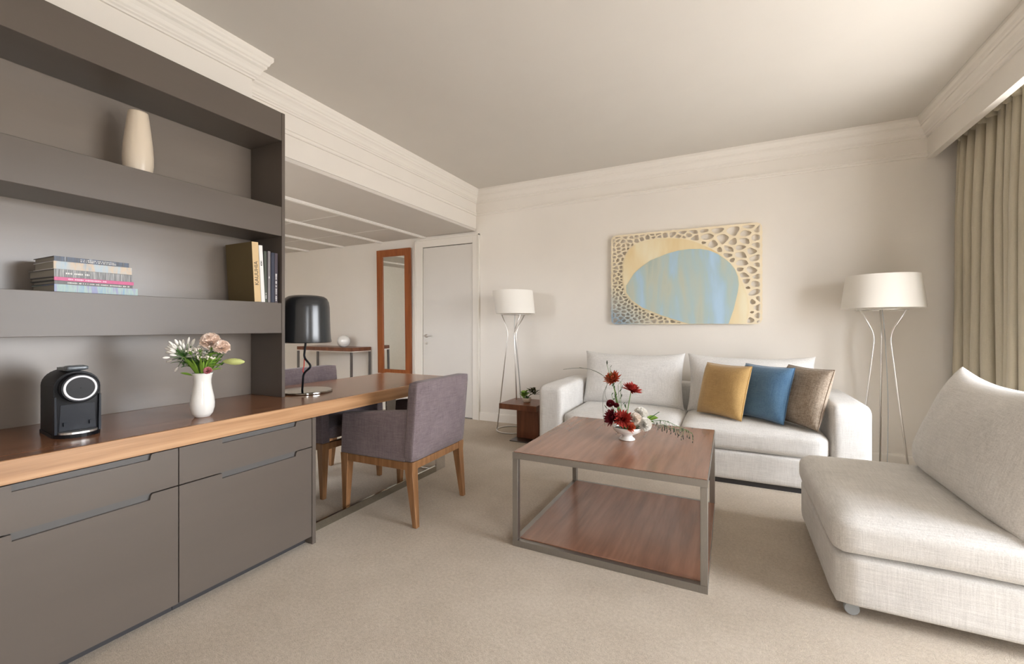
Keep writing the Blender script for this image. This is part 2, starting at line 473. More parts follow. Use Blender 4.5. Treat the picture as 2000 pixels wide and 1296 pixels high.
# foyer shell
struct(bbox('wall_foyer_left', 'wall_paint', ALCL - .1, ALCL, ALCF, BACK, 0, CEIL, bw=0))
wall_y('wall_foyer_front', ALCL, LW - .2, ALCF - .1, ALCF, FILL_WIN)
for k, (win, y) in enumerate(((FILL_WIN, ALCF - .08),)):
    a, b, c, d_ = win; t = .05
    w = sempty('window_%d' % (k + 3), None, (a, y, c)); W, Hh = b - a, d_ - c  # out-of-view window put in only to light the foyer
    bm = NB(); box(bm, 0, t, 0, .05, 0, Hh); box(bm, W - t, W, 0, .05, 0, Hh); box(bm, t, W - t, 0, .05, 0, t); box(bm, t, W - t, 0, .05, Hh - t, Hh)
    mk('window_frame', bm, 'window_white', w); bbox('pane', 'window_glass', t, W - t, .022, .026, t, Hh - t, w, bw=0)
fc = sempty('ceiling_foyer', 'low foyer ceiling of grey panels and white strips')
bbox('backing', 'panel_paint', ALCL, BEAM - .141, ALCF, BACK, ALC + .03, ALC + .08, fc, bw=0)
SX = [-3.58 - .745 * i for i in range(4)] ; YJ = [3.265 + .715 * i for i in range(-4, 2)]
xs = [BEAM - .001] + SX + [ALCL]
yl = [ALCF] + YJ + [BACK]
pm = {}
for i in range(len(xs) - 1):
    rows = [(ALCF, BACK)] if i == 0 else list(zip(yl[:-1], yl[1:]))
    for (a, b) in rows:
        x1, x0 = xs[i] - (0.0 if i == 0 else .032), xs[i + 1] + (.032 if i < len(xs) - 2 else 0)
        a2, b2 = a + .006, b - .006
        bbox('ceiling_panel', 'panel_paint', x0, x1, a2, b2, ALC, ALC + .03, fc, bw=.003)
for x in SX:
    bm = NB(); box(bm, x - .032, x + .032, ALCF, BACK, ALC - .012, ALC + .03); box(bm, x - .018, x + .018, ALCF, BACK, ALC - .020, ALC - .012)
    mk('strip', bm, 'batten_paint', fc)
for i in range(1, len(xs) - 1):
    for y in YJ:
        bbox('joint', 'batten_paint', xs[i + 1] + .033, xs[i] - .033, y - .0055, y + .0055, ALC - .002, ALC + .03, fc, bw=0)
# crown moulding, picture rail, baseboards
crown = [(0, -.150), (.012, -.150), (.014, -.140), (.022, -.134), (.022, -.126), (.030, -.118), (.036, -.100), (.046, -.084), (.058, -.074), (.058, -.062), (.066, -.056), (.072, -.040), (.080, -.030), (.084, -.022), (.084, 0), (0, 0)]
bm = NB()
molding(bm, [(LW, FRONT), (LW, LEND), (BEAM, LEND), (BEAM, BACK), (PEL, BACK), (PEL, FRONT)], [(u, CEIL + z) for u, z in crown])
struct(mk('trim_1', bm, 'trim_paint'), 'stepped cream crown moulding around the ceiling')
rail = [(0, 0), (.012, 0), (.016, .006), (.016, .014), (.010, .018), (.010, .026), (.018, .030), (.018, .038), (0, .042)]
bm = NB(); molding(bm, [(BEAM, LEND + .001), (BEAM, BACK), (PEL + .02, BACK)], [(u, 2.498 + z) for u, z in rail])
struct(mk('trim_2', bm, 'trim_paint'), 'narrow cream picture rail on the beam and back wall')
# curtain pelmet
bm = NB(); box(bm, PEL, PEL + .035, FRONT, BACK, PELZ, CEIL); box(bm, PEL - .006, PEL + .041, FRONT, BACK, PELZ - .018, PELZ)
struct(mk('trim_3', bm, 'trim_paint'), 'deep cream pelmet hiding the curtain track')
bbp = [(0, 0), (.014, 0), (.014, .088), (.009, .100), (0, .104)]
DX0, DX1 = -3.70, -2.745      # outer edges of the door casing
bm = NB(); molding(bm, [(DX1 + .002, BACK), (WALLX, BACK)], bbp)
struct(mk('baseboard_back', bm, 'trim_paint'), 'low cream baseboard under the picture')
bm = NB(); molding(bm, [(ALCL, BACK), (DX0 - .002, BACK)], bbp)
struct(mk('baseboard_foyer', bm, 'trim_paint'))
# door
d = sempty('door_1', 'plain cream flush door in a moulded casing', (0, BACK, 0))
L0, L1, DT = -3.590, -2.835, 2.165
bm = NB()
for (a, b) in ((DX0, L0 - .006), (L1 + .006, DX1)): box(bm, a, b, -.024, -.001, 0, 2.262)
box(bm, L0 - .006, L1 + .006, -.024, -.001, DT + .008, 2.262)
bevel(bm, .003, 1); mk('casing', bm, 'trim_paint', d)
bm = NB(); box(bm, DX0 - .012, DX0, -.034, -.001, 0, 2.274); box(bm, DX1, DX1 + .012, -.034, -.001, 0, 2.274); box(bm, DX0 - .012, DX1 + .012, -.034, -.001, 2.262, 2.284)
mk('casing_edge', bm, 'trim_paint', d)
bbox('gap', 'dark_gap', L0 - .006, L1 + .006, -.004, -.001, .003, DT + .008, d, bw=0)
lf = bbox('leaf', 'door_paint', L0, L1, -.014, -.0045, .012, DT, d, bw=.002)
hx = L0 + .055
bm = NB(); 
def lathe_y(bm, prof, cx, cz, seg=20):
    b2 = NB(); lathe(b2, prof, seg)
    for v in b2.verts: v.co = Vector((cx + v.co.x, -v.co.z, cz + v.co.y))
    me = bpy.data.meshes.new('t'); b2.to_mesh(me); b2.free(); bm.from_mesh(me); bpy.data.meshes.remove(me)
lathe_y(bm, [(.024, .0145), (.024, .021), (.021, .023), (.009, .024), (.009, .052)], hx, 1.02)
tube(bm, fillet_path([(hx, -.050, 1.02), (hx + .012, -.056, 1.02), (hx + .11, -.056, 1.02)], .01), .008)
mk('handle', bm, 'satin_steel', lf, smooth=True)
bm = NB(); lathe_y(bm, [(.022, .0145), (.022, .020), (.019, .022)], hx, .93); lathe_y(bm, [(.008, .022), (.008, .028)], hx, .93, 12)
box(bm, hx - .003, hx + .003, -.030, -.028, .918, .942)
mk('lock', bm, 'satin_steel', lf)

# ================================================================== CABINETRY
CT0, CT1, CFX = .667, .741, -1.962
# worktop that runs on as the desk
wt = thing('desk_worktop', 'long thick walnut worktop running from the cabinets into a desk', 'worktop', (CFX, 0, CT0))
DEND, DXL = 2.925, -2.70
out = [(-.012, -1.3), (-.012, DEND - .012), (DXL - CFX, DEND - .012), (DXL - CFX, 1.70), (LW - CFX + .001, 1.70), (LW - CFX + .001, -1.3)]
bm = NB(); prism(bm, out, 'z', 0, CT1 - CT0); bevel(bm, .0025, 2)
mk('top', bm, 'walnut_counter', wt)
bbox('front_edge', 'walnut_lit_edge', -.0118, 0, -1.3, DEND, 0, CT1 - CT0, wt, bw=.0015)  # strip in the paler walnut, painted as if lit by the window
bbox('end_edge', 'walnut_lit_edge', DXL - CFX, -.0122, DEND - .0118, DEND, 0, CT1 - CT0, wt, bw=.0015)
# mirror-steel desk frame
def bar(name, mat, *b, parent=wt):
    bm = NB(); x0, x1, y0, y1, z0, z1 = b
    box(bm, x0 - CFX, x1 - CFX, y0, y1, z0 - CT0, z1 - CT0); bevel(bm, .0015, 1)
    return mk(name, bm, mat, parent)
bar('base_rail', 'base_mirror', -2.085, -2.070, 1.600, 2.80, .001, .048)
bar('upright', 'chrome', -2.085, -2.070, 2.80, 2.915, .001, CT0 - .001)
bar('upright', 'chrome', -2.600, -2.585, 2.80, 2.915, .001, CT0 - .001)
bar('base_rail', 'chrome', -2.585, -2.085, 2.80, 2.815, .001, .012)
bar('under_beam', 'dark_steel', -2.50, -2.20, 1.66, 2.88, CT0 - .035, CT0 - .001)
# lower cabinets
YB = [1.571, .953, .335, -.283]
def cabinet(y0, y1, label):
    w = y1 - y0
    c = thing('base_cabinet', label, 'cabinet', (-1.985, y0, 0), 0, 'grey cabinets under the worktop')
    bm = NB(); box(bm, -.60, -.006, .001, w - .001, .042, CT0 - .001); mk('body', bm, 'taupe_recess', c)
    bbox('plinth', 'kick_dark', -.59, -.030, .001, w - .001, 0, .042, c, bw=0)
    g = .002
    def front(z0, z1, nz=.022):
        # panel outline in (y, z) with the grip notch cut from its top edge
        n0, n1 = w * .27, w * .845
        pts = [(g, z0), (w - g, z0), (w - g, z1), (n1 + .008, z1), (n1 + .004, z1 - .005), (n1, z1 - nz), (n0, z1 - nz), (n0 - .001, z1), (g, z1)]
        bm = NB(); prism(bm, pts, 'x', 0, .020); return bm
    dr = mk('drawer', front(.516, CT0 - .004), 'taupe_lacquer', c)
    do = mk('door', front(.044, .511), 'taupe_lacquer', c)
    bbox('grip', 'taupe_recess', -.004, .008, w * .25, w * .86, CT0 - .036, CT0 - .006, dr, bw=0)
    bbox('grip', 'taupe_recess', -.004, .008, w * .25, w * .86, .480, .514, do, bw=0)
    return c
cabinet(YB[1], YB[0], 'grey base cabinet with a drawer, nearest the mauve chairs')
cabinet(YB[2], YB[1], 'grey base cabinet with a drawer, below the black coffee machine')
cabinet(YB[3], YB[2], 'grey base cabinet nearest the camera, next to the one below the coffee machine')
tag(bbox('end_panel', 'taupe_lacquer', -2.59, CFX, YB[0] + .001, YB[0] + .023, 0, CT0 - .001, bw=.0015), 'upright grey end panel closing the row of base cabinets', 'panel')
# open shelving above the worktop
SXF, SXB = -2.288, LW + .002
sh = thing('bookcase', 'tall open taupe wall shelving standing on the worktop', 'bookcase', (0, 0, CT1))
def sb(name, mat, y0, y1, z0, z1, x0=SXB + .026, x1=SXF, bw=.0015):
    bm = NB(); box(bm, x0, x1, y0, y1, z0 - CT1, z1 - CT1); bevel(bm, bw, 1); return mk(name, bm, mat, sh)
SE = 1.650
sb('side_panel', 'taupe_lacquer', SE - .020, SE, CT1, 2.368)
sb('back_panel', 'taupe_back', -1.2, SE, CT1, 2.368, SXB, SXB + .024, .001)
sb('top_board', 'taupe_lacquer', -1.2, SE - .0205, 2.207, 2.368, x1=SXF - .002)
sb('shelf', 'taupe_lacquer', -1.2, SE - .0205, 1.662, 1.829, x1=SXF - .002)
sb('shelf', 'taupe_lacquer', -1.2, SE - .0205, 1.109, 1.281, x1=SXF - .002)
S1, S2 = 1.829, 1.281

# ================================================================== DOOR-SIDE FURNITURE
# wall mirror
mr = thing('wall_mirror', 'tall narrow mirror in a reddish wood frame beside the door', 'mirror', (-4.07, BACK - .002, .50), rot=(math.radians(0.9), 0, 0))
mw, mh, ft = .290, 1.685, .094
bm = NB()
pr = [(-mw, 0), (mw, 0), (mw, mh), (-mw, mh)]; pi = [(-mw + ft, ft * .62), (mw - ft, ft * .62), (mw - ft, mh - ft), (-mw + ft, mh - ft)]
for y in (-.030, 0):
    pass
A = [bm.verts.new((p[0], -.030, p[1])) for p in pr]; B = [bm.verts.new((p[0], -.026, p[1])) for p in pi]
A2 = [bm.verts.new((p[0], 0, p[1])) for p in pr]; B2 = [bm.verts.new((p[0], 0, p[1])) for p in pi]
for i in range(4):
    j = (i + 1) % 4
    bm.faces.new((A[i], A[j], B[j], B[i])); bm.faces.new((A[i], A2[i], A2[j], A[j])); bm.faces.new((B[i], B[j], B2[j], B2[i])); bm.faces.new((A2[i], B2[i], B2[j], A2[j]))
mk('frame', bm, 'cherry_frame', mr)
bbox('glass', 'mirror_silver', -mw + ft - .003, mw - ft + .003, -.012, -.008, ft * .62 - .003, mh - ft + .003, mr, bw=0)
# console table
cs = thing('console_table', 'slim walnut console table on steel legs left of the mirror', 'table', (-5.03, 4.385, 0))
bbox('top', 'walnut_side', -.54, .54, -.185, .17, .808, .856, cs, bw=.002)
bm = NB(); box(bm, -.525, .525, -.18, -.165, .795, .808); box(bm, -.525, .525, .15, .165, .795, .808); box(bm, -.54, -.525, -.18, .165, .795, .808); box(bm, .525, .54, -.18, .165, .795, .808)
mk('steel_frame', bm, 'satin_steel', cs)
for x in (-.525, .525):
    for y in (-.172, .157): bbox('leg', 'dark_steel', x - .014, x + .014, y - .012, y + .012, 0, .795, cs, bw=.001)
orb = thing('ceramic_orb', 'round white banded ceramic orb on the console table', 'ornament', (-4.81, 4.36, .857))
bm = NB()
prof = []
for i in range(25):
    a = -PI / 2 * .86 + (PI / 2 * .86 + PI / 2 * .97) * i / 24
    r = .085 * math.cos(a) * (1.0 - .018 * (i % 3 == 0)); prof.append((max(r, .004), .082 + .085 * math.sin(a) - .003))
lathe(bm, prof, 28); mk('body', bm, 'bone_ceramic', orb, smooth=True)
orb.children[0].data.materials[0] = MATS['porcelain']
bm = NB(); lathe(bm, [(.040, 0), (.045, .002), (.045, .008), (.040, .010)], 24); mk('base_ring', bm, 'dark_steel', orb)

# ---- armchairs
def make_chair(label):
    c = thing('armchair', label, 'chair', group='mauve armchairs at the desk')
    # local frame: +x is the back of the chair, +y its side; seat faces -x
    sh_ = 'mauve_fabric'
    soft('seat', sh_, (-.015, 0, .43), (.50, .44, .10), .03, c, crown=.02, n=8)
    bm = NB(); softbox(bm, 0, 0, 0, .075, .575, .46, .020, n=8)
    for v in bm.verts: v.co.x += .245 + (v.co.z + .23) * .085; v.co.z += .23 + .370
    mk('backrest', bm, sh_, c, smooth=True)
    for s in (-1, 1):
        bm = NB()
        pts = [(-.265, .37), (.225, .37), (.245, .665), (-.10, .632), (-.255, .615)]
        prism(bm, pts, 'y', s * .222 if s > 0 else -.282, .282 if s > 0 else -.222)
        bevel(bm, .012, 3); mk('arm', bm, sh_, c, smooth=True)
    bm = NB(); box(bm, -.262, .262, -.280, -.250, .325, .369); box(bm, -.262, .262, .250, .280, .325, .369); box(bm, -.262, -.232, -.250, .250, .325, .369); box(bm, .240, .272, -.250, .250, .325, .369)
    bevel(bm, .002, 1); mk('seat_rail', bm, 'beech_leg', c)
    for sx in (-1, 1):
        for sy in (-1, 1):
            x0 = -.236 if sx < 0 else .250; y0 = sy * .255
            dx = -.006 if sx < 0 else .035; dy = sy * .004
            bm = NB(); a, b = .030, .015
            top = [bm.verts.new((x0 + i * a, y0 + j * .028, .372)) for i, j in ((-1, -1), (1, -1), (1, 1), (-1, 1))]
            mid = [bm.verts.new((x0 + i * (a - .003), y0 + j * .026, .31)) for i, j in ((-1, -1), (1, -1), (1, 1), (-1, 1))]
            bot = [bm.verts.new((x0 + dx + i * b, y0 + dy + j * .015, 0.0)) for i, j in ((-1, -1), (1, -1), (1, 1), (-1, 1))]
            for u, v in ((top, mid), (mid, bot)):
                for k in range(4): bm.faces.new((u[k], u[(k + 1) % 4], v[(k + 1) % 4], v[k]))
            bm.faces.new(top); bm.faces.new(bot); bevel(bm, .003, 1)
            mk('leg', bm, 'beech_leg', c)
    return c
ch = make_chair('mauve upholstered armchair on the room side of the desk, back turned to us')
ch.location = (-1.895, 2.215, 0); ch.rotation_euler = (0, 0, math.radians(2.5))
ch2 = copy_tree(ch); ch2['label'] = 'mauve upholstered armchair on the far side of the desk, behind the black lamp'
ch2.location = (-2.655, 2.275, 0); ch2.rotation_euler = (0, 0, PI)

# ================================================================== COFFEE TABLE
ct = thing('coffee_table', 'square walnut coffee table in a brushed steel frame', 'table', (-.550, 2.535, 0))
hx_, hy, tz = .467, .50, .490
t = .030
for sx in (-1, 1):
    for sy in (-1, 1):
        x, y = sx * (hx_ - t / 2), sy * (hy - t / 2)
        bbox('leg', 'brushed_nickel', x - t / 2, x + t / 2, y - t / 2, y + t / 2, .033, tz - .033, ct, bw=.0015)
for nm, z0, z1 in (('top_frame', tz - .033, tz - .001), ('bottom_frame', 0, .033)):
    bm = NB()
    box(bm, -hx_, hx_, -hy, -hy + t, z0, z1); box(bm, -hx_, hx_, hy - t, hy, z0, z1)
    box(bm, -hx_, -hx_ + t, -hy + t, hy - t, z0, z1); box(bm, hx_ - t, hx_, -hy + t, hy - t, z0, z1)
    mk(nm, bm, 'brushed_nickel', ct)
bbox('table_top', 'walnut_table', -hx_ + .003, hx_ - .003, -hy + .004, hy - .003, tz - .028, tz + .002, ct, bw=.001)
bbox('lower_shelf', 'walnut_table', -hx_ + t + .001, hx_ - .002, -hy + t + .001, hy - t - .001, .012, .038, ct, bw=.001)
TT = tz + .002

# ================================================================== SOFA
SFX0, SFX1, SFY, SFB = -1.51, .83, 3.52, 4.50
sf = thing('sofa', 'pale linen two seat sofa with wide arms under the wall picture', 'sofa', ((SFX0 + SFX1) / 2, SFY, 0))
hw = (SFX1 - SFX0) / 2; dp = SFB - SFY
bbox('plinth', 'kick_dark', -hw + .03, hw - .03, .03, dp - .03, 0, .032, sf, bw=0)
soft('base', 'sofa_linen', (0, dp / 2, .138), (2 * hw - .42, dp - .02, .212), .022, sf, n=8)
for s in (-1, 1): soft('arm', 'sofa_linen', (s * (hw - .114), dp / 2 - .005, .328), (.228, dp - .01, .592), .042, sf, n=10, crown=.010)
soft('back_frame', 'sofa_linen', (0, dp - .095, .43), (2 * hw - .45, .19, .39), .03, sf, n=8)
iw = hw - .228
for s in (-1, 1):
    soft('seat_cushion', 'sofa_linen', (s * (iw / 2), .385, .325), (iw - .006, .765, .165), .048, sf, n=14, crown=.028, crownb=.004, noise=.0025, seed=s + 3)
def back_cushion(name, mat, parent, w, h, th, loc, lean, rz=0.0, seed=0, ear=.035, n=18, earz=None, sag=0.0):
    """knife-edged back cushion standing upright: local x width, z height, faces -y"""
    bm = NB(); rnd = random.Random(seed); ph = [rnd.uniform(0, 6) for _ in range(4)]
    F_, B_ = {}, {}
    for i in range(n + 1):
        for j in range(n + 1):
            u, v = math.sin(PI / 2 * (i / n * 2 - 1)), math.sin(PI / 2 * (j / n * 2 - 1))
            e = max(0, (1 - abs(u) ** 3.2)) * max(0, (1 - abs(v) ** 3.2))
            tk = th / 2 * e ** 0.45 * (1 - sag * v)
            pull = 1 - ear * (1 - v * v) * 1.0
            pv = 1 - (ear if earz is None or v < 0 else earz) * (1 - abs(u) ** 2.4)
            x = u * w / 2 * pull; z = h / 2 + v * h / 2 * pv
            wob = .006 * math.sin(u * 4 + ph[0]) * math.sin(v * 3 + ph[1]) * e
            edge = i in (0, n) or j in (0, n)
            F_[i, j] = bm.verts.new((x, -tk - wob, z))
            B_[i, j] = F_[i, j] if edge else bm.verts.new((x, tk * .8, z))
    for i in range(n):
        for j in range(n):
            bm.faces.new((F_[i, j], F_[i + 1, j], F_[i + 1, j + 1], F_[i, j + 1]))
            try: bm.faces.new((B_[i, j], B_[i, j + 1], B_[i + 1, j + 1], B_[i + 1, j]))
            except ValueError: pass
    o = mk(name, bm, mat, parent, smooth=True, loc=loc, rot=(-lean, 0, rz))
    return o
for s in (-1, 1):
    back_cushion('back_cushion', 'sofa_linen', sf, iw * (.985 if s < 0 else 1.02), .515, .24, (s * (iw / 2 + .012), .60, .400), math.radians(13), 0, seed=5 + s, ear=.055, n=22, earz=.135, sag=.12)

def pillow(label, mat, pip, size, p0, p1, zb, lean, seed, grp='scatter pillows on the sofa'):
    """square scatter pillow whose lower edge runs from p0 to p1 (plan points), facing away to the left of p0->p1 seen from above"""
    a = Vector((p0[0], p0[1])); b = Vector((p1[0], p1[1])); d = b - a
    rz = math.atan2(d.y, d.x); mid = (a + b) / 2
    t = thing('throw_pillow', label, 'pillow', (mid.x, mid.y, zb), 0, grp, rot=(-lean, 0, rz))
    t.rotation_mode = 'XYZ'
    o = back_cushion('cover', mat, t, size, size, .165, (0, 0, 0), 0, 0, seed, .05, 16)
    w = size / 2; pts = []
    n = 16
    for side in range(4):
        for k in range(n):
            q = -1 + 2 * k / n
            u, v = ((q, -1), (1, q), (-q, 1), (-1, -q))[side]
            pts.append((u * w * (1 - .05 * (1 - v * v)), 0, size / 2 + v * w * (1 - .05 * (1 - u * u))))
    bm = NB(); tube(bm, pts, .0035, 6, closed=True); mk('piping', bm, pip, t, smooth=True)
    return t
SZ = .437
pillow('mustard yellow velvet pillow, leftmost of the three on the sofa', 'mustard_velvet', 'piping_mustard', .42, (-.235, 3.935), (.070, 3.675), SZ, math.radians(16), 11)
pillow('blue velvet pillow between the mustard and the taupe one', 'blue_velvet', 'piping_blue', .42, (.045, 3.935), (.340, 3.655), SZ + .003, math.radians(16), 12)
pillow('taupe woven pillow leaning on the right sofa arm', 'taupe_weave', 'piping_taupe', .43, (.300, 3.915), (.535, 3.54), SZ + .001, math.radians(17), 13)

# ================================================================== CHAISE
cz = thing('lounge_chair', 'armless pale linen lounge chair on castors, partly out of frame', 'lounge chair', (.365, 2.11, 0))
CW, CD = .95, 1.02     # y extent, x extent
soft('base', 'chaise_linen', (CD / 2, CW / 2, .148), (CD - .012, CW - .012, .20), .022, cz, n=9)
soft('seat_cushion', 'chaise_linen', (CD / 2 - .05, CW / 2, .322), (CD - .10, CW + .008, .150), .048, cz, n=16, crown=.030, crownb=.006, noise=.002, seed=9)
soft('back_frame', 'chaise_linen', (CD - .10, CW / 2, .43), (.19, CW - .01, .38), .03, cz, n=8)
back_cushion('back_cushion', 'chaise_linen', cz, .97, .58, .31, (.580, CW / 2 + .005, .375), math.radians(14), -PI / 2, seed=33, ear=.045, n=26, earz=.20, sag=.28)
for x in (.07, CD - .07):
    for y in (.05, CW - .05):
        bm = NB(); b2 = NB(); lathe(b2, [(.010, -.012), (.024, -.012), (.026, -.008), (.026, .008), (.024, .012), (.010, .012)], 18)
        for v in b2.verts: v.co = Vector((x + v.co.x, y + v.co.z, .026 + v.co.y))
        me = bpy.data.meshes.new('t'); b2.to_mesh(me); b2.free(); bm.from_mesh(me)
        k = mk('castor', bm, 'castor_grey', cz)
        bm = NB(); box(bm, x - .012, x + .012, y + .014, y + .020, .02, .05); box(bm, x - .012, x + .012, y - .013, y + .02, .048, .054)
        mk('fork', bm, 'dark_steel', k)

# ================================================================== SIDE TABLE
st = thing('side_table', 'dark walnut cantilever side table beside the left sofa arm', 'table', (-1.895, 4.08, 0))
bbox('top', 'walnut_side', -.205, .205, -.185, .20, .308, .362, st, bw=.002)
bbox('pedestal', 'walnut_side', -.055, .185, -.08, .11, .010, .308, st, bw=.002)
bbox('foot_plate', 'dark_steel', -.070, .200, -.215, .16, 0, .010, st, bw=.001)

# ================================================================== FLOOR LAMPS
def floor_lamp(label, loc, rtop, rbot, off, ang):
    L = thing('floor_lamp', label, 'floor lamp', loc, 0, 'white shaded floor lamps')
    Z0, Z1 = 1.285, 1.535
    bm = NB()
    N = 12
    prof = [(rtop + (rbot - rtop) * (1 - k / N), Z0 + (Z1 - Z0) * k / N) for k in range(N + 1)]
    inner = [(r - .003, z) for r, z in reversed(prof)]
    full = prof + inner + [prof[0]]
    lathe(bm, full, 56, cap=False, off=lambda k, z: (off[0] * (1 - (z - Z0) / (Z1 - Z0)), off[1] * (1 - (z - Z0) / (Z1 - Z0))))
    s = mk('shade', bm, 'lamp_shade_cloth', L, smooth=True); autosmooth(s)
    bm = NB(); lathe(bm, [(.004, 0), (rbot - .012, 0), (rbot - .012, .004), (.004, .004)], 40, off[0], off[1], Z0 + .006, cap=False)
    mk('diffuser', bm, 'lamp_shade_cloth', s)
    # base ring
    bm = NB(); rg = .175
    tube(bm, [(rg * math.cos(2 * PI * i / 40), rg * math.sin(2 * PI * i / 40), .008) for i in range(40)], .007, 8, closed=True)
    mk('base_ring', bm, 'satin_steel', L, smooth=True)
    bm = NB(); rr = .155
    tube(bm, [(off[0] + rr * math.cos(2 * PI * i / 40), off[1] + rr * math.sin(2 * PI * i / 40), Z0 - .012) for i in range(40)], .004, 6, closed=True)
    mk('shade_ring', bm, 'satin_steel', s, smooth=True)
    for k in range(3):
        a = ang + 2 * PI * k / 3; c_, s_ = math.cos(a), math.sin(a)
        P = [(rg * c_, rg * s_, .010), (.050 * c_, .050 * s_, 1.085), (.155 * c_ + off[0], .155 * s_ + off[1], Z0 - .012)]
        bm = NB(); tube(bm, fillet_path(P, .07, 7), .0062, 8); mk('leg', bm, 'satin_steel', L, smooth=True)
    bm = NB()
    tube(bm, smooth_path([(off[0] * .8, off[1] * .8, Z0 - .0), (.02, .01, 1.08), (.05, .055, .6), (.06, .10, .25), (.07, .15, .02), (.10, .20, .008)], 6), .0025, 6)
    mk('cord', bm, 'castor_grey', L, smooth=True)
    bm = NB(); lathe(bm, [(.0, 0), (.02, .005), (.032, .05), (.022, .09), (.014, .10), (.014, .13)], 16, off[0], off[1], 1.34); mk('bulb', bm, 'bulb_glass', L, smooth=True)
    return L
floor_lamp('floor lamp with white drum shade beside the door and side table', (-2.135, 4.275, 0), .222, .213, (.030, .012), math.radians(195))
floor_lamp('floor lamp with white drum shade in the corner by the curtain', (1.045, 4.25, 0), .225, .255, (0, 0), math.radians(200))

# ================================================================== CURTAIN
cu = thing('curtain', 'floor length olive beige pleated curtain at the right window', 'curtain', (1.56, 3.4, 0))
def curtain_mesh(y0, y1, folds, seed):
    bm = NB(); rnd = random.Random(seed)
    NY, NZ = folds * 14, 30
    amp = [rnd.uniform(.6, 1.2) for _ in range(folds + 2)]; wid = [rnd.uniform(.75, 1.25) for _ in range(folds)]
    tot = sum(wid); ed = [0]
    for w in wid: ed.append(ed[-1] + w / tot)
    rows = []
    for j in range(NZ + 1):
        z = .015 + (2.66 - .015) * j / NZ; row = []
        k = 1 - j / NZ
        for i in range(NY + 1):
            t = i / NY; f = 0
            while f < folds - 1 and t > ed[f + 1]: f += 1
            lt = (t - ed[f]) / (ed[f + 1] - ed[f])
            A = .052 * (amp[f] * (1 - lt) + amp[f + 1] * lt)
            env = .45 + .55 * min(1, k * 3.0 + .15)
            x = -A * math.cos(2 * PI * lt) * env + .012 * math.sin(t * 17 + z * 1.7) * k
            y = y0 + (y1 - y0) * t + .020 * math.sin(4 * PI * lt) * env + (.045 * k * t) + .010 * math.sin(z * 2.3 + f) * k
            row.append(bm.verts.new((x, y, z)))
        rows.append(row)
    for a, b in zip(rows, rows[1:]):
        for i in range(NY): bm.faces.new((a[i], a[i + 1], b[i + 1], b[i]))
    return bm
o = mk('cloth', curtain_mesh(0.12, 1.03, 9, 4), 'curtain_cloth', cu, smooth=True)
sm = o.modifiers.new('thickness', 'SOLIDIFY'); sm.thickness = .003
bm = NB(); box(bm, -.008, .008, -.3, 1.06, 2.66, 2.68)
mk('track', bm, 'window_white', cu)
for i in range(9):
    y = .17 + i * .10
    bm = NB(); softbox(bm, -.005, y, 2.585, .085, .06, .12, .02, n=3)
    mk('pleat', bm, 'curtain_cloth', cu, smooth=True)
    bm = NB(); tube(bm, [(0, y, 2.64), (0, y, 2.665)], .004, 6); mk('hook', bm, 'window_white', cu)

# ================================================================== WALL ART
AY = BACK - .012
z7 = lambda x, y: (1190 + x * .16205, 430 + y * .16205)
AO = on_y(1194, 633, AY - .03)       # lower left corner of the panel
def a2(p):
    q = on_y(*z7(*p), AY - .03); return Vector((q.x - AO.x, q.z - AO.z))
blue = [a2(p) for p in ((205, 790), (300, 640), (390, 560), (500, 482), (700, 402), (830, 366), (960, 347), (1090, 345), (1200, 362), (1300, 402), (1390, 460), (1460, 520), (1515, 590), (1552, 680), (1562, 770), (1550, 860), (1500, 1070), (1438, 1247), (960, 1247), (830, 1208), (620, 1142), (400, 1052), (270, 962), (208, 872))]
yell = [a2(p) for p in ((165, 640), (170, 520), (195, 430), (240, 352), (300, 300), (360, 268), (480, 233), (600, 220), (740, 214), (900, 226), (1010, 250), (1100, 285), (1230, 345), (1330, 400), (1420, 475), (1500, 560), (1560, 660), (1610, 770), (1655, 880), (1682, 980), (1690, 1080), (1672, 1160), (1630, 1245), (960, 1250), (820, 1212), (600, 1146), (390, 1062), (262, 970), (196, 880), (172, 770))]
AWd, AHt = 1.372, .925
ar = thing('wall_picture', 'abstract relief picture of a blue oval in a pierced cream lattice', 'picture', (AO.x, AY, AO.y if False else AO.z))
def outline_rect(w, h, r, n=6, wav=0.004):
    pts = []
    for (cx_, cy_, a0) in ((w - r, r, -PI / 2), (w - r, h - r, 0), (r, h - r, PI / 2), (r, r, PI)):
        for k in range(n + 1):
            a = a0 + PI / 2 * k / n; pts.append(Vector((cx_ + r * math.cos(a), cy_ + r * math.sin(a))))
    out = []
    for i, p in enumerate(pts):
        q = pts[(i + 1) % len(pts)]; L = (q - p).length; m = max(1, int(L / .012))
        for k in range(m):
            c = p.lerp(q, k / m); dr = (q - p).normalized(); nn = Vector((dr.y, -dr.x))
            out.append(c + nn * (wav * abs(math.sin((c.x + c.y) * 52)) if L > .05 and not (nn.y < -.5) else 0))
    return out
outer = outline_rect(AWd, AHt, .045)
def inside(poly, p):
    c = False; n = len(poly)
    for i in range(n):
        a, b = poly[i], poly[i - 1]
        if (a.y > p.y) != (b.y > p.y) and p.x < (b.x - a.x) * (p.y - a.y) / (b.y - a.y) + a.x: c = not c
    return c
def dist(poly, p):
    m = 9
    for i in range(len(poly)):
        a, b = poly[i - 1], poly[i]; ab = b - a
        t = max(0, min(1, (p - a).dot(ab) / max(ab.length_squared, 1e-9))); m = min(m, (a + ab * t - p).length)
    return m
def spacing(p):
    if p.x < .50: return .031 if p.y < .45 else .034
    if p.x < .80: return .042 if p.y > .5 else .032
    return .066 if p.y > .45 else .060
AX = 1.35                                     # cells are drawn out sideways
seeds = []
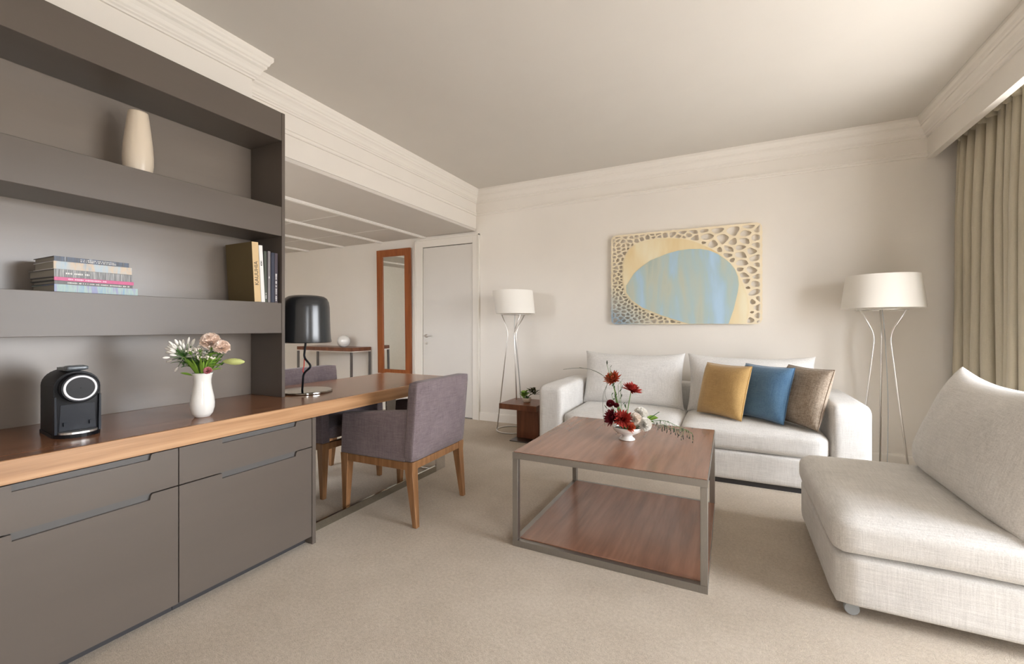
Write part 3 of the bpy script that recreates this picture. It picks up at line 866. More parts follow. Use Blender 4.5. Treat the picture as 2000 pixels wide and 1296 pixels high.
for _ in range(30000):
    p = Vector((R.uniform(.012, AWd - .012), R.uniform(.012, AHt - .012)))
    r = spacing(p) * R.uniform(.85, 1.15)
    if inside(yell, p) or dist(yell, p) < .006: continue
    if any(Vector(((p.x - q.x) / AX, p.y - q.y)).length < (r + q2) / 2 for q, q2 in seeds): continue
    seeds.append((p, r))
ghost = []
for i in range(len(yell)):
    a_, b_ = yell[i - 1], yell[i]; m_ = max(1, int((b_ - a_).length / .010))
    ghost += [a_.lerp(b_, k / m_) for k in range(m_)]
def clip(poly, mid, nrm):
    out = []
    for i in range(len(poly)):
        a_, b_ = poly[i - 1], poly[i]; da, db = (a_ - mid).dot(nrm), (b_ - mid).dot(nrm)
        if da <= 0: out.append(a_)
        if (da < 0) != (db < 0) and abs(da - db) > 1e-12: out.append(a_.lerp(b_, da / (da - db)))
    return out
holes = []
for p, r in seeds:
    sp_ = Vector((p.x / AX, p.y)); w = .09; INS = .0085 if r < .045 else .0150
    poly = [Vector((max(.013, p.x - w) / AX, max(.010, p.y - w))), Vector((min(AWd - .013, p.x + w) / AX, max(.010, p.y - w))), Vector((min(AWd - .013, p.x + w) / AX, min(AHt - .014, p.y + w))), Vector((max(.013, p.x - w) / AX, min(AHt - .014, p.y + w)))]
    for q, _r in seeds:
        if q is p or (q - p).length > .24: continue
        sq = Vector((q.x / AX, q.y)); n_ = (sq - sp_).normalized(); poly = clip(poly, (sp_ + sq) / 2 - n_ * INS * .5, n_)
    for q in ghost:
        if (q - p).length > .14: continue
        sq = Vector((q.x / AX, q.y)); n_ = (sq - sp_).normalized(); poly = clip(poly, sq - n_ * .006, n_)
    if len(poly) < 3: continue
    for _k in range(2):                        # round the corners
        poly = [v for i in range(len(poly)) for v in (poly[i - 1].lerp(poly[i], .25), poly[i - 1].lerp(poly[i], .75))]
    hp = [Vector((v.x * AX, v.y)) for v in poly]
    c_ = sum(hp, Vector((0, 0))) / len(hp)
    hp = [c_ + (v - c_) * .96 for v in hp]
    area = abs(sum(hp[i - 1].x * hp[i].y - hp[i].x * hp[i - 1].y for i in range(len(hp)))) / 2
    if area > .00009 and not any(inside(yell, v) for v in hp): holes.append(hp)
def art_mat(name, stops, vs, sc_=1.0, streak=(4.5, .8, .8), extra=None):
    m = NT(name, 0.7, 0, 0.3)
    n1 = m.noise(m.coord(streak), 1.2 * sc_, 3, 0.5, 0.4)
    n2 = m.noise(m.coord((2.2, 1, 2.2)), 1.6, 3)
    f = m.math('ADD', m.math('MULTIPLY', n1, 0.75), m.math('MULTIPLY', n2, 0.25))
    m.base(m.ramp(f, stops)); return m.m
art_mat('art_blue', [(0.34, srgb(166, 184, 180)), (0.44, srgb(190, 196, 182)), (0.52, srgb(176, 196, 196)), (0.57, srgb(172, 198, 214)), (0.64, srgb(178, 206, 228))], 1)
art_mat('art_yellow', [(0.36, srgb(238, 228, 198)), (0.5, srgb(232, 214, 174)), (0.64, srgb(226, 202, 154))], 1)
def lattice_mat():
    m = NT('art_lattice', 0.7, 0, 0.3)
    co = m.node('ShaderNodeTexCoord'); sp = m.node('ShaderNodeSeparateXYZ'); m.link(co.outputs['Object'], sp.inputs[0])
    f = m.math('ADD', m.math('MULTIPLY', sp.outputs[0], 0.75), m.math('MULTIPLY', sp.outputs[1], 0.9))
    f = m.math('ADD', f, m.math('MULTIPLY', m.noise(m.coord((1, 1, 1)), 4, 3), 0.35))
    m.base(m.ramp(f, [(0.22, srgb(150, 168, 182)), (0.42, srgb(196, 196, 184)), (0.62, srgb(226, 212, 180)), (0.95, srgb(238, 224, 196))]))
lattice_mat()
def plate(name, mat, splines, depth, yoff):
    me = curve_mesh(name, splines, depth); me.materials.clear(); me.materials.append(MATS[mat])
    o = bpy.data.objects.new(name, me); link(o, ar); o.location = (0, -yoff, 0); o.rotation_euler = (PI / 2, 0, 0); return o
plate('lattice', 'art_lattice', [outer] + holes, .014, .020)
plate('yellow_oval', 'art_yellow', [yell], .004, .0292)
plate('blue_oval', 'art_blue', [blue], .003, .0328)
for x, zz in ((.40, .62), (1.00, .55), (.70, .12)):
    bm = NB(); box(bm, x - .02, x + .02, -.0128, .010, zz - .02, zz + .02); mk('wall_spacer', bm, 'paper', ar)

# ================================================================== TABLE LAMP
tl = thing('table_lamp', 'black dome shaded table lamp with bent stem on the desk', 'table lamp', (-2.345, 1.835, CT1))
bm = NB(); lathe(bm, [(.002, .004), (.150, .004), (.150, .010), (.146, .013), (.002, .013)], 56, cap=False);
b = mk('base', bm, 'base_mirror', tl); autosmooth(b)
bm = NB(); tube(bm, [(-.13, .0, .002), (.13, 0, .002)], .002, 6); mk('pad', bm, 'rubber', tl)
ux, uy = _R.x, _R.y                 # stem bends sideways in the plane facing the room
def tp(s, z): return (-.030 * ux + s * ux, -.030 * uy + s * uy, z)
bm = NB(); tube(bm, fillet_path([tp(.004, .012), tp(.012, .115), tp(.062, .158), tp(.022, .205), tp(.016, .225), tp(.026, .312), tp(.026, .36)], .022, 6), .0062, 10)
mk('stem', bm, 'black_satin', tl, smooth=True)
bm = NB(); tube(bm, smooth_path([tp(.014, .116), tp(.008, .135), tp(.014, .155), tp(.016, .180), tp(.018, .207)], 5), .0030, 6); mk('cord', bm, 'red_cord', tl, smooth=True)
bm = NB()
prof = [(.145, .310), (.141, .33), (.138, .37), (.135, .45), (.133, .525), (.129, .555), (.118, .578), (.100, .590), (.070, .596), (.002, .598)]
lathe(bm, prof + [(r - .004 if r > .01 else r, z - .004) for r, z in reversed(prof)] + [prof[0]], 64, cap=False)
s = mk('shade', bm, 'shade_black', tl, smooth=True)

# ================================================================== COFFEE MACHINE
cm = thing('coffee_machine', 'black capsule coffee machine with a white ring, on the worktop', 'coffee machine', (-2.258, .732, CT1), math.radians(-6))
# local +x = front.  arch shaped body
def arch(w, h, r, n=8, z0=0):
    pts = [(-w / 2, z0), (w / 2, z0)]
    for k in range(n + 1):
        a = PI / 2 * k / n; pts.append((w / 2 - r + r * math.cos(a), h - r + r * math.sin(a)))
    for k in range(n + 1):
        a = PI / 2 + PI / 2 * k / n; pts.append((-w / 2 + r + r * math.cos(a), h - r + r * math.sin(a)))
    return pts
bm = NB(); prism(bm, arch(.128, .240, .060, z0=.012), 'x', -.105, .080); bevel(bm, .005, 2)
body = mk('body', bm, 'black_satin', cm); autosmooth(body)
bm = NB()                                                    # side cheeks that frame the cup bay
for s in (-1, 1): prism(bm, [(s * .063, .014), (s * .063, .150), (s * .058, .150), (s * .056, .014)], 'x', .080, .090)
prism(bm, [(-.050, .024), (.050, .024), (.046, .118), (-.046, .118)], 'x', .0802, .082)
mk('cup_bay', bm, 'black_gloss', cm)
bm = NB(); b2 = NB(); lathe(b2, [(.054, 0), (.054, .052), (.051, .056)], 48)
for v in b2.verts: v.co = Vector((.060 + v.co.z, v.co.x, .180 + v.co.y))
me = bpy.data.meshes.new('t'); b2.to_mesh(me); b2.free(); bm.from_mesh(me)
hd = mk('brew_head', bm, 'black_satin', cm)
bm = NB(); tube(bm, [(.1145, .0425 * math.cos(2 * PI * i / 48), .180 + .0425 * math.sin(2 * PI * i / 48)) for i in range(48)], .0042, 8, closed=True)
mk('ring', bm, 'ring_white', hd, smooth=True)
bm = NB(); b2 = NB(); lathe(b2, [(.002, 0), (.0390, 0), (.0390, .003), (.002, .0035)], 40, cap=False)
for v in b2.verts: v.co = Vector((.1142 + v.co.z, v.co.x, .180 + v.co.y))
me = bpy.data.meshes.new('t'); b2.to_mesh(me); b2.free(); bm.from_mesh(me); mk('cap', bm, 'charcoal', hd)
bm = NB(); softbox(bm, -.005, 0, .245, .13, .056, .012, .005, n=5); softbox(bm, .060, 0, .252, .055, .060, .016, .007, n=6); mk('lever', bm, 'grey_lever', cm, smooth=True)
bm = NB()
pts = [(-.105, -.066), (.06, -.066)] + [(.06 + .066 * math.cos(a), .066 * math.sin(a)) for a in [(-PI / 2 + PI * k / 14) for k in range(1, 14)]] + [(.06, .066), (-.105, .066)]
prism(bm, pts, 'z', 0, .013); mk('foot', bm, 'black_satin', cm)
bm = NB(); pts = [(.081, -.055)] + [(.081 + .042 * math.cos(a), .055 * math.sin(a)) for a in [(-PI / 2 + PI * k / 14) for k in range(1, 14)]] + [(.081, .055)]
prism(bm, pts, 'z', .0132, .020); mk('drip_tray', bm, 'satin_steel', cm)
for y in (-.035, .035):
    bm = NB(); box(bm, .082, .090, y - .004, y + .004, .040, .054); mk('cup_hook', bm, 'black_gloss', cm)

# ================================================================== VASES, BOWL, PLANT
tv = thing('tall_vase', 'matt bone coloured ceramic vase on the top shelf', 'vase', (-2.425, 1.012, S1 + .0005))
vp = [(.036, 0), (.044, .004), (.053, .030), (.056, .06), (.056, .10), (.053, .15), (.047, .21), (.040, .27), (.037, .292), (.036, .297)]
bm = NB(); lathe(bm, vp + [(r - .004, z) for r, z in reversed(vp[2:])] + [(.003, .03)], 48, cap=True); mk('body', bm, 'bone_ceramic', tv, smooth=True)
fv = thing('white_vase', 'glossy white porcelain vase with cut flowers on the worktop', 'vase', (-2.125, 1.125, CT1))
vp = [(.026, 0), (.030, .002), (.040, .018), (.046, .042), (.047, .062), (.044, .090), (.037, .125), (.0335, .150), (.0335, .168), (.037, .188), (.041, .198)]
bm = NB(); lathe(bm, vp + [(r - .003, z) for r, z in reversed(vp[2:])] + [(.003, .02)], 56); mk('body', bm, 'porcelain', fv, smooth=True)

def petal(bm, M, L, W, curl=0.3, cup=0.15, tip=0.5, n=4):
    """a tapered strip petal growing along +x in the frame M, curling towards +z"""
    rows = []
    for i in range(n + 1):
        t = i / n
        w = W * (math.sin(PI * min(1, t * tip * 1.25 + .14)) ** .8) * (1 if t < 1 else .35)
        a = curl * t; x = L * (math.sin(a) / curl if abs(curl) > 1e-3 else t); z = L * ((1 - math.cos(a)) / curl if abs(curl) > 1e-3 else 0)
        rows.append([bm.verts.new(M @ Vector((x, -w / 2, z + cup * w))), bm.verts.new(M @ Vector((x, 0, z))), bm.verts.new(M @ Vector((x, w / 2, z + cup * w)))])
    for a, b in zip(rows, rows[1:]):
        for k in range(2): bm.faces.new((a[k], a[k + 1], b[k + 1], b[k]))
def frame(pos, dirv, spin=0):
    z = Vector(dirv).normalized(); q = z.to_track_quat('Z', 'Y')
    return Matrix.Translation(Vector(pos)) @ q.to_matrix().to_4x4() @ Matrix.Rotation(spin, 4, 'Z')
def mum(bm, pos, dirv, r, layers=4, per=13, W=.011, seed=0, flat=.25, curl=.5):
    rnd = random.Random(seed)
    for l in range(layers):
        k = l / max(1, layers - 1)
        for i in range(per):
            M = frame(pos, dirv, 2 * PI * (i + .5 * (l % 2)) / per + rnd.uniform(-.1, .1)) @ Matrix.Rotation(-(flat + k * 1.05 + rnd.uniform(-.12, .12)), 4, 'Y')
            petal(bm, M, r * (1 - .38 * k) * rnd.uniform(.88, 1.08), W, curl * rnd.uniform(.6, 1.4), .25, .62)
def ruffle(bm, pos, dirv, r, seed=0, layers=5):
    """carnation / garden rose: a ball of frilled petals"""
    rnd = random.Random(seed); M0 = frame(pos, dirv); N = 13 * layers
    for i in range(N):
        k = (i + .5) / N; pol = math.acos(1 - 1.25 * k); az = i * 2.39996
        M = M0 @ Matrix.Rotation(az, 4, 'Z') @ Matrix.Rotation(pol + rnd.uniform(-.12, .12), 4, 'Y') @ Matrix.Rotation(rnd.uniform(-.6, .6), 4, 'Z')
        rows = []
        wd = r * (.34 + .22 * k)
        for j in range(3):
            t = j / 2; row = []
            for q in range(5):
                u = q / 4 - .5; wv = math.sin(q * 2.4 + i) * .09 * r * t
                row.append(bm.verts.new(M @ Vector((wv - r * .25 * t * t * k + abs(u) * wd * .5, u * wd * 2 * (.35 + .65 * t), r * (.25 + (.72 - .10 * k) * t) - .10 * r * abs(u) * t))))
            rows.append(row)
        for a, b in zip(rows, rows[1:]):
            for q in range(4): bm.faces.new((a[q], a[q + 1], b[q + 1], b[q]))
def leaf(bm, pos, dirv, L, W, droop=.5, spin=0):
    d = Vector(dirv).normalized(); side = d.cross(Vector((0, 0, 1)))
    if side.length < .1: side = Vector((1, 0, 0))
    side.normalize(); up = side.cross(d)
    side = (side * math.cos(spin) + up * math.sin(spin)); up = side.cross(d)
    rows = []
    for i in range(6):
        t = i / 5; w = W * math.sin(PI * (t * .93 + .05)) ** .9
        c = Vector(pos) + d * L * t + Vector((0, 0, -droop * L * t * t))
        rows.append([bm.verts.new(c - side * w / 2 + up * w * .12), bm.verts.new(c), bm.verts.new(c + side * w / 2 + up * w * .12)])
    for a, b in zip(rows, rows[1:]):
        for k in range(2): bm.faces.new((a[k], a[k + 1], b[k + 1], b[k]))
def bud(bm, pos, dirv, L, W, seg=8):
    M = frame(pos, dirv); prof = [(.12, 0), (.6, .15), (.95, .4), (1, .55), (.8, .78), (.35, .95), (.03, 1.0)]
    rings = [[bm.verts.new(M @ Vector((W / 2 * r * math.cos(2 * PI * i / seg), W / 2 * r * math.sin(2 * PI * i / seg), z * L))) for i in range(seg)] for r, z in prof]
    for a, b in zip(rings, rings[1:]):
        for i in range(seg): bm.faces.new((a[i], a[(i + 1) % seg], b[(i + 1) % seg], b[i]))
def flower(name, label, cat, base, grp, parts):
    """parts: list of (name, material, bmesh, smooth)"""
    t = thing(name, label, cat, base, 0, grp)
    for nm, mt, bm, smo in parts:
        o = mk(nm, bm, mt, t, smo)
        if nm in ('bud_cluster', 'florets', 'seeds', 'pedicels'): o['kind'] = 'stuff'
    return t

# ---- bouquet in the white vase.  offsets in the picture plane: s to the right, z up, d towards the camera
BQ = [1.0]
def bq(s, z, d=0.0):
    s = s * BQ[0]
    return Vector((_R.x * s - _F.x * d, _R.y * s - _F.y * d, z))
VB = (-2.125, 1.125, CT1)
BQ[0] = 1.16
G1 = 'flowers in the white vase'
def stem(bm, tip, n0=None, r=.0022, bend=.0):
    t = Vector(tip); b0 = Vector((t.x * .10, t.y * .10, .03)); rim = Vector((t.x * .22, t.y * .22, .195))
    tube(bm, smooth_path([b0, rim, (rim + t) / 2 + Vector((0, 0, bend)), t], 5), r, 6)
# agapanthus head
bm = NB(); tip = bq(-.062, .272, .01); stem(bm, tip, r=.0030)
bb = NB(); gb = NB(); rr = random.Random(3)
for i in range(38):
    dr = Vector((rr.uniform(-1, 1), rr.uniform(-1, 1), rr.uniform(-.25, 1.0))).normalized()
    dr = (dr + bq(-.35, .25, .1)).normalized(); L = rr.uniform(.040, .065)
    tube(gb, [tip, tip + dr * L], .0011, 5); bud(bb, tip + dr * L * .93, dr, rr.uniform(.024, .036), rr.uniform(.008, .012), 6)
for (s, z) in ((-.118, .255), (-.095, .225), (-.120, .285), (-.105, .300)):
    dr = (bq(s, z) - tip).normalized(); bud(bb, bq(s, z), dr, .034, .010, 6); tube(gb, [tip, bq(s, z)], .0011, 5)
gl = NB()
for i in range(9):
    a = rr.uniform(0, 6.28); leaf(gl, tip - Vector((0, 0, .01)), (math.cos(a), math.sin(a), .25), rr.uniform(.035, .055), .013, .3)
flower('agapanthus', 'white budded flower head on the left of the white vase', 'flower', VB, G1, [('stem', 'stem_green', bm, True), ('bud_cluster', 'petal_white', bb, True), ('pedicels', 'leaf_green', gb, True), ('leaves', 'leaf_dark', gl, False)])
# roses
for lab, s, z, d_, r_, mt, sd in (('large blush pink blossom at the top of the white vase bouquet', .032, .345, .0, .044, 'petal_blush', 1), ('small pale pink blossom on the right of the white vase bouquet', .078, .318, .005, .036, 'petal_blush', 2), ('small deep pink blossom low at the rim of the white vase', .048, .215, .045, .018, 'petal_pink', 5)):
    bm = NB(); tip = bq(s, z, d_); stem(bm, tip - Vector((0, 0, .012)))
    pb = NB(); ruffle(pb, tip - Vector((0, 0, r_ * .2)), bq(s * .8, z * .6, .16), r_, sd)
    flower('garden_rose', lab, 'flower', VB, G1, [('stem', 'stem_green', bm, True), ('petals', mt, pb, True)])
# green white filler
bm = NB(); pb = NB(); gb = NB(); lb = NB(); rr = random.Random(9)
for (s, z) in ((.0, .300), (.03, .285), (.045, .310), (.02, .262), (-.015, .275), (.055, .262), (-.03, .29)):
    tip = bq(s, z, rr.uniform(-.01, .045)); stem(bm, tip, r=.0016)
    for i in range(16):
        dr = Vector((rr.uniform(-1, 1), rr.uniform(-1, 1), rr.uniform(-.1, 1))).normalized(); e = tip + dr * rr.uniform(.010, .022)
        tube(gb, [tip - Vector((0, 0, .01)), e], .0007, 4)
        bmesh.ops.create_icosphere(pb, subdivisions=1, radius=rr.uniform(.0028, .0048), matrix=Matrix.Translation(e))
flower('filler_bloom', 'cluster of tiny greenish white florets amid the white vase bouquet', 'flower', VB, G1, [('stems', 'stem_green', bm, True), ('florets', 'petal_cream', pb, True), ('pedicels', 'leaf_bright', gb, True)])
# greenery
bm = NB(); lb = NB(); rr = random.Random(12)
for i in range(60):
    a = rr.uniform(0, 6.28); d0 = Vector((math.cos(a) * .5, math.sin(a) * .5, 1.0)); p0 = Vector((math.cos(a) * .020, math.sin(a) * .020, .185))
    L = rr.uniform(.08, .15); leaf(bm, p0, d0, L, rr.uniform(.008, .017), .22, rr.uniform(-.8, .8))
for i in range(64):
    p0 = bq(rr.uniform(-.07, .07), rr.uniform(.225, .30), rr.uniform(-.03, .04)); a = rr.uniform(0, 6.28)
    leaf(lb, p0, (math.cos(a), math.sin(a), .35), rr.uniform(.035, .06), rr.uniform(.014, .022), .3)
for (s, z, ln) in ((.055, .225, .085), (.060, .245, .075), (-.045, .208, .05), (.07, .30, .055)):
    leaf(bm, bq(s * .55, z - .02, .025), bq(s, .02, .01), ln, .016, .1, .5)
flower('greenery_spray', 'spray of narrow bright green leaves rising from the white vase', 'foliage', VB, G1, [('narrow_leaves', 'leaf_bright', bm, False), ('dark_leaves', 'leaf_green', lb, False)])
# lily bud
bm = NB(); tip = bq(.088, .250, .01); stem(bm, tip, r=.0024, bend=-.005)
pb = NB(); bud(pb, tip - bq(.004, 0), bq(1, -.03, 0), .100, .031, 12)
flower('lily_bud', 'long pale green lily bud pointing right from the white vase', 'flower', VB, G1, [('stem', 'stem_green', bm, True), ('bud', 'lily_green', pb, True)])

# ---- footed bowl arrangement on the coffee table
BQ[0] = 1.0
BB = (-.530, 2.548, TT)
bw = thing('footed_bowl', 'white footed porcelain bowl of red and white flowers on the coffee table', 'bowl', BB)
vp = [(.040, 0), (.045, .003), (.043, .008), (.031, .018), (.028, .026), (.034, .031), (.058, .040), (.077, .055), (.083, .070), (.084, .077)]
bm = NB(); lathe(bm, vp + [(r - .003, z) for r, z in reversed(vp[5:])] + [(.003, .040)], 56); mk('body', bm, 'porcelain', bw, smooth=True)
bm = NB(); lathe(bm, [(.002, .066), (.076, .062), (.076, .055), (.002, .055)], 32, cap=False); mk('flower_foam', bm, 'leaf_dark', bw)
G2 = 'flowers in the footed bowl'
KP = .00296                                    # metres per photo pixel at the bowl
def fp(px, py, d=0.0): return bq((px - 1225) * KP, (858.5 - py) * KP, d)
def fstem(bm, tip, r=.0020, bend=(0, 0)):
    t = Vector(tip); b0 = Vector((t.x * .15, t.y * .15, .06)); m = (b0 + t) / 2 + bq(bend[0], bend[1])
    tube(bm, smooth_path([b0, m, t], 7), r, 6)
for lab, (px, py), d_, r_, mt, dirs, sd, fl in (
    ('orange red chrysanthemum highest in the bowl arrangement', (1197, 742), .0, .052, 'petal_orange', (-.45, .75, .55), 1, .15),
    ('red spidery chrysanthemum leaning right above the white blooms', (1231, 762), .02, .058, 'petal_red', (.25, .95, .35), 2, .0),
    ('big red chrysanthemum at the front of the bowl', (1211, 816), .050, .056, 'petal_red', (-.05, .45, 1), 3, .18),
    ('dark red chrysanthemum at the left of the bowl', (1195, 814), .030, .052, 'petal_burgundy', (-.8, .35, .6), 4, .2),
    ('rusty red chrysanthemum drooping over the right of the bowl front', (1224, 829), .070, .030, 'petal_orange', (.45, .25, .9), 5, .15)):
    tip = fp(px, py, d_); bm = NB(); fstem(bm, tip, .0024, (-.01, 0))
    pb = NB(); mum(pb, tip, bq(*dirs), r_ * 1.12, 6, 18, .0125, sd, fl, .45)
    flower('chrysanthemum', lab, 'flower', BB, G2, [('stem', 'stem_green', bm, True), ('petals', mt, pb, False)])
for lab, (px, py), d_, r_, sd in (('small burgundy pompon flower left of the bowl stems', (1190, 787), .03, .026, 6), ('tiny burgundy pompon beside the slightly larger one', (1201, 790), .035, .017, 7)):
    tip = fp(px, py, d_); bm = NB(); fstem(bm, tip, .0018); pb = NB(); ruffle(pb, tip, bq(-.3, .8, .5), r_, sd); flower('pompon', lab, 'flower', BB, G2, [('stem', 'stem_green', bm, True), ('petals', 'petal_burgundy', pb, True)])
for lab, (px, py), d_, r_, sd, mt in (('upper cream white carnation in the footed bowl', (1251, 805), .015, .044, 8, 'petal_white'), ('blush white carnation in the middle of the bowl', (1237, 812), .045, .040, 9, 'petal_cream'), ('lower white carnation at the right rim of the bowl', (1254, 821), .060, .042, 10, 'petal_white')):
    tip = fp(px, py, d_); bm = NB(); fstem(bm, tip, .002); pb = NB(); ruffle(pb, tip - bq(0, .012, .012), bq(.35, .45, .8), r_, sd, 6); flower('carnation', lab, 'flower', BB, G2, [('stem', 'stem_green', bm, True), ('petals', mt, pb, True)])
# upright sprigs, arching grass, trailing sprig, bright leaf
bm = NB(); lb = NB(); rr = random.Random(5)
for (x0, y0) in ((1184, 712), (1190, 718), (1207, 752), (1200, 770), (1193, 770), (1222, 790), (1187, 800), (1213, 745)):
    tip = fp(x0, y0, rr.uniform(-.01, .03)); fstem(bm, tip, .0012, (rr.uniform(-.015, .01), 0))
    for k in range(4):
        q = tip.lerp(Vector((tip.x * .3, tip.y * .3, .09)), k * .18); a = rr.uniform(0, 6.28)
        leaf(lb, q, (math.cos(a) * .7, math.sin(a) * .7, .8), rr.uniform(.016, .034), .008, -.1, rr.uniform(-1, 1))
flower('leafy_sprig', 'upright dark green sprigs among the red flowers of the bowl', 'foliage', BB, G2, [('stems', 'stem_green', bm, True), ('leaves', 'leaf_dark', lb, False)])
bm = NB(); tube(bm, smooth_path([fp(1180, 830, .02), fp(1176, 800, .02), fp(1177, 768, .02), fp(1187, 742, .02), fp(1181, 736, 0), fp(1166, 727, -.03), fp(1150, 722, -.06), fp(1128, 722, -.10), fp(1105, 726, -.13)], 6), .0011, 6)
bmb = NB(); tube(bmb, smooth_path([fp(1215, 838, .0), fp(1196, 800, .01), fp(1180, 770, .02), fp(1184, 748, .02), fp(1178, 734, 0), fp(1160, 724, -.03), fp(1135, 720, -.08)], 6), .0010, 6)
flower('arching_grass', 'thin grey grass blade arching left over the coffee table', 'foliage', BB, G2, [('blade', 'grass_grey', bm, True), ('second_blade', 'grass_grey', bmb, True)])
bm = NB(); lb = NB(); P = smooth_path([fp(1240, 838, 0), fp(1262, 822, .03), fp(1290, 818, .05), fp(1312, 826, .07), fp(1338, 838, .10)], 6); tube(bm, P, [.0022 - .0012 * i / (len(P) - 1) for i in range(len(P))], 6)
P2 = smooth_path([fp(1250, 834, 0), fp(1280, 824, .03), fp(1304, 832, .05), fp(1328, 836, .06)], 5); tube(bm, P2, .0011, 6)
rr = random.Random(8)
for q in list(P)[5:] + list(P2)[5:]:
    for k in range(2):
        e = q + bq(rr.uniform(-.015, .015), rr.uniform(-.045, .008), rr.uniform(-.02, .02)); tube(bm, [q, e], .0006, 4)
        bud(lb, e, bq(rr.uniform(-.3, .3), -1, 0), rr.uniform(.010, .020), .0048, 6)
flower('trailing_sprig', 'thin seeded sprig trailing right from the footed bowl', 'foliage', BB, G2, [('stalk', 'leaf_green', bm, True), ('seeds', 'seed_dark', lb, True)])
bm = NB(); leaf(bm, fp(1258, 818, .02), bq(1, .25, .1), .075, .045, .1, .9); leaf(bm, fp(1256, 820, .02), bq(1, -.1, .2), .060, .04, .1, .3)
bmb = NB(); tube(bmb, [fp(1262, 814, .05), fp(1283, 802, .04)], .0022, 6)
flower('bright_leaf', 'bright green broad leaf right of the white carnations', 'foliage', BB, G2, [('blade', 'leaf_bright', bm, False), ('twig', 'leaf_dark', bmb, True)])

# ---- small plant on the side table
PB_ = (-1.870, 4.075, .362)
pt = thing('plant_pot', 'small cream bowl planter on the dark side table', 'planter', PB_)
vp = [(.022, 0), (.034, .003), (.043, .018), (.048, .038), (.048, .046)]
bm = NB(); lathe(bm, vp + [(r - .003, z) for r, z in reversed(vp[1:])] + [(.003, .01)], 32); mk('body', bm, 'bone_ceramic', pt, smooth=True)
bm = NB(); lathe(bm, [(.001, .036), (.037, .034)], 20, cap=False); mk('soil', bm, 'soil', pt)
pl = thing('succulent', 'bright and olive green succulent leaves in the small cream planter', 'plant', PB_)
bm = NB(); rr = random.Random(31)
for i in range(34):
    a = rr.uniform(0, 6.28); leaf(bm, bq(-.030 + rr.uniform(-.012, .012), .04 + rr.uniform(0, .06), .01), (math.cos(a), math.sin(a), rr.uniform(.2, 1.2)), rr.uniform(.050, .090), .028, .2)
mk('bright_leaves', bm, 'leaf_bright', pl)
bm = NB()
for i in range(40):
    a = rr.uniform(0, 6.28); leaf(bm, bq(.060 + rr.uniform(-.035, .035), .095 + rr.uniform(-.02, .03), .0), (math.cos(a), math.sin(a), rr.uniform(.0, 1.0)), rr.uniform(.055, .095), .020, .1)
tube(bm, smooth_path([bq(0, .035), bq(.02, .065), bq(.05, .085)], 4), .004, 6)
mk('olive_leaves', bm, 'leaf_olive', pl)
bm = NB()
for i in range(16):
    a = rr.uniform(0, 6.28); leaf(bm, bq(.004, .038), (math.cos(a), math.sin(a), rr.uniform(.5, 1.5)), rr.uniform(.03, .06), .014, .3)
mk('green_leaves', bm, 'leaf_green', pl)

# ================================================================== BOOKS
def spine_mat(name, cols, scale=60, along=1):
    """printed spine: irregular colour blocks along the spine; unreadable print"""
    m = NT(name, 0.35, 0, 0.5)
    s = [3, 3, 3]; s[along] = scale
    n = m.noise(m.coord(tuple(s)), 1.0, 4, 0.7)
    st = [(0.30 + 0.40 * i / (len(cols) - 1), c) for i, c in enumerate(cols)]
    m.base(m.ramp(n, st)); return m.m
spine_mat('spine_navy', [srgb(24, 30, 44), srgb(40, 60, 90), srgb(20, 24, 34), srgb(150, 160, 175)], 40)
spine_mat('spine_sky', [srgb(96, 138, 176), srgb(160, 176, 186), srgb(190, 168, 140), srgb(110, 150, 180)], 14)
spine_mat('spine_mono', [srgb(40, 40, 42), srgb(150, 150, 150), srgb(70, 70, 72), srgb(165, 165, 162), srgb(80, 80, 80)], 110)
spine_mat('spine_pink', [srgb(180, 36, 104), srgb(192, 50, 118), srgb(184, 42, 108)], 30)
spine_mat('spine_dark', [srgb(52, 48, 46), srgb(70, 64, 62), srgb(48, 44, 44)], 60)
spine_mat('spine_pastel', [srgb(150, 160, 182), srgb(112, 146, 180), srgb(150, 176, 168), srgb(128, 128, 172), srgb(118, 158, 186)], 26)
plain('print_dark', (0.05, 0.04, 0.035, 1), 0.6); plain('print_light', (0.75, 0.74, 0.72, 1), 0.6); plain('print_pinkwhite', (0.86, 0.62, 0.74, 1), 0.6)
plain('cover_tan', (0.155, 0.115, 0.055, 1), 0.7, 0, .3, .06, .1); plain('spine_cream', (0.66, 0.48, 0.26, 1), 0.6); plain('cover_white', (0.80, 0.79, 0.77, 1), 0.5)
plain('cover_grey', (0.20, 0.18, 0.185, 1), 0.5); plain('cover_navy', (0.03, 0.035, 0.06, 1), 0.35); plain('cover_green', (0.06, 0.07, 0.05, 1), 0.5); plain('cover_plum', (0.06, 0.045, 0.06, 1), 0.5); plain('cover_black', (0.02, 0.02, 0.022, 1), 0.4)
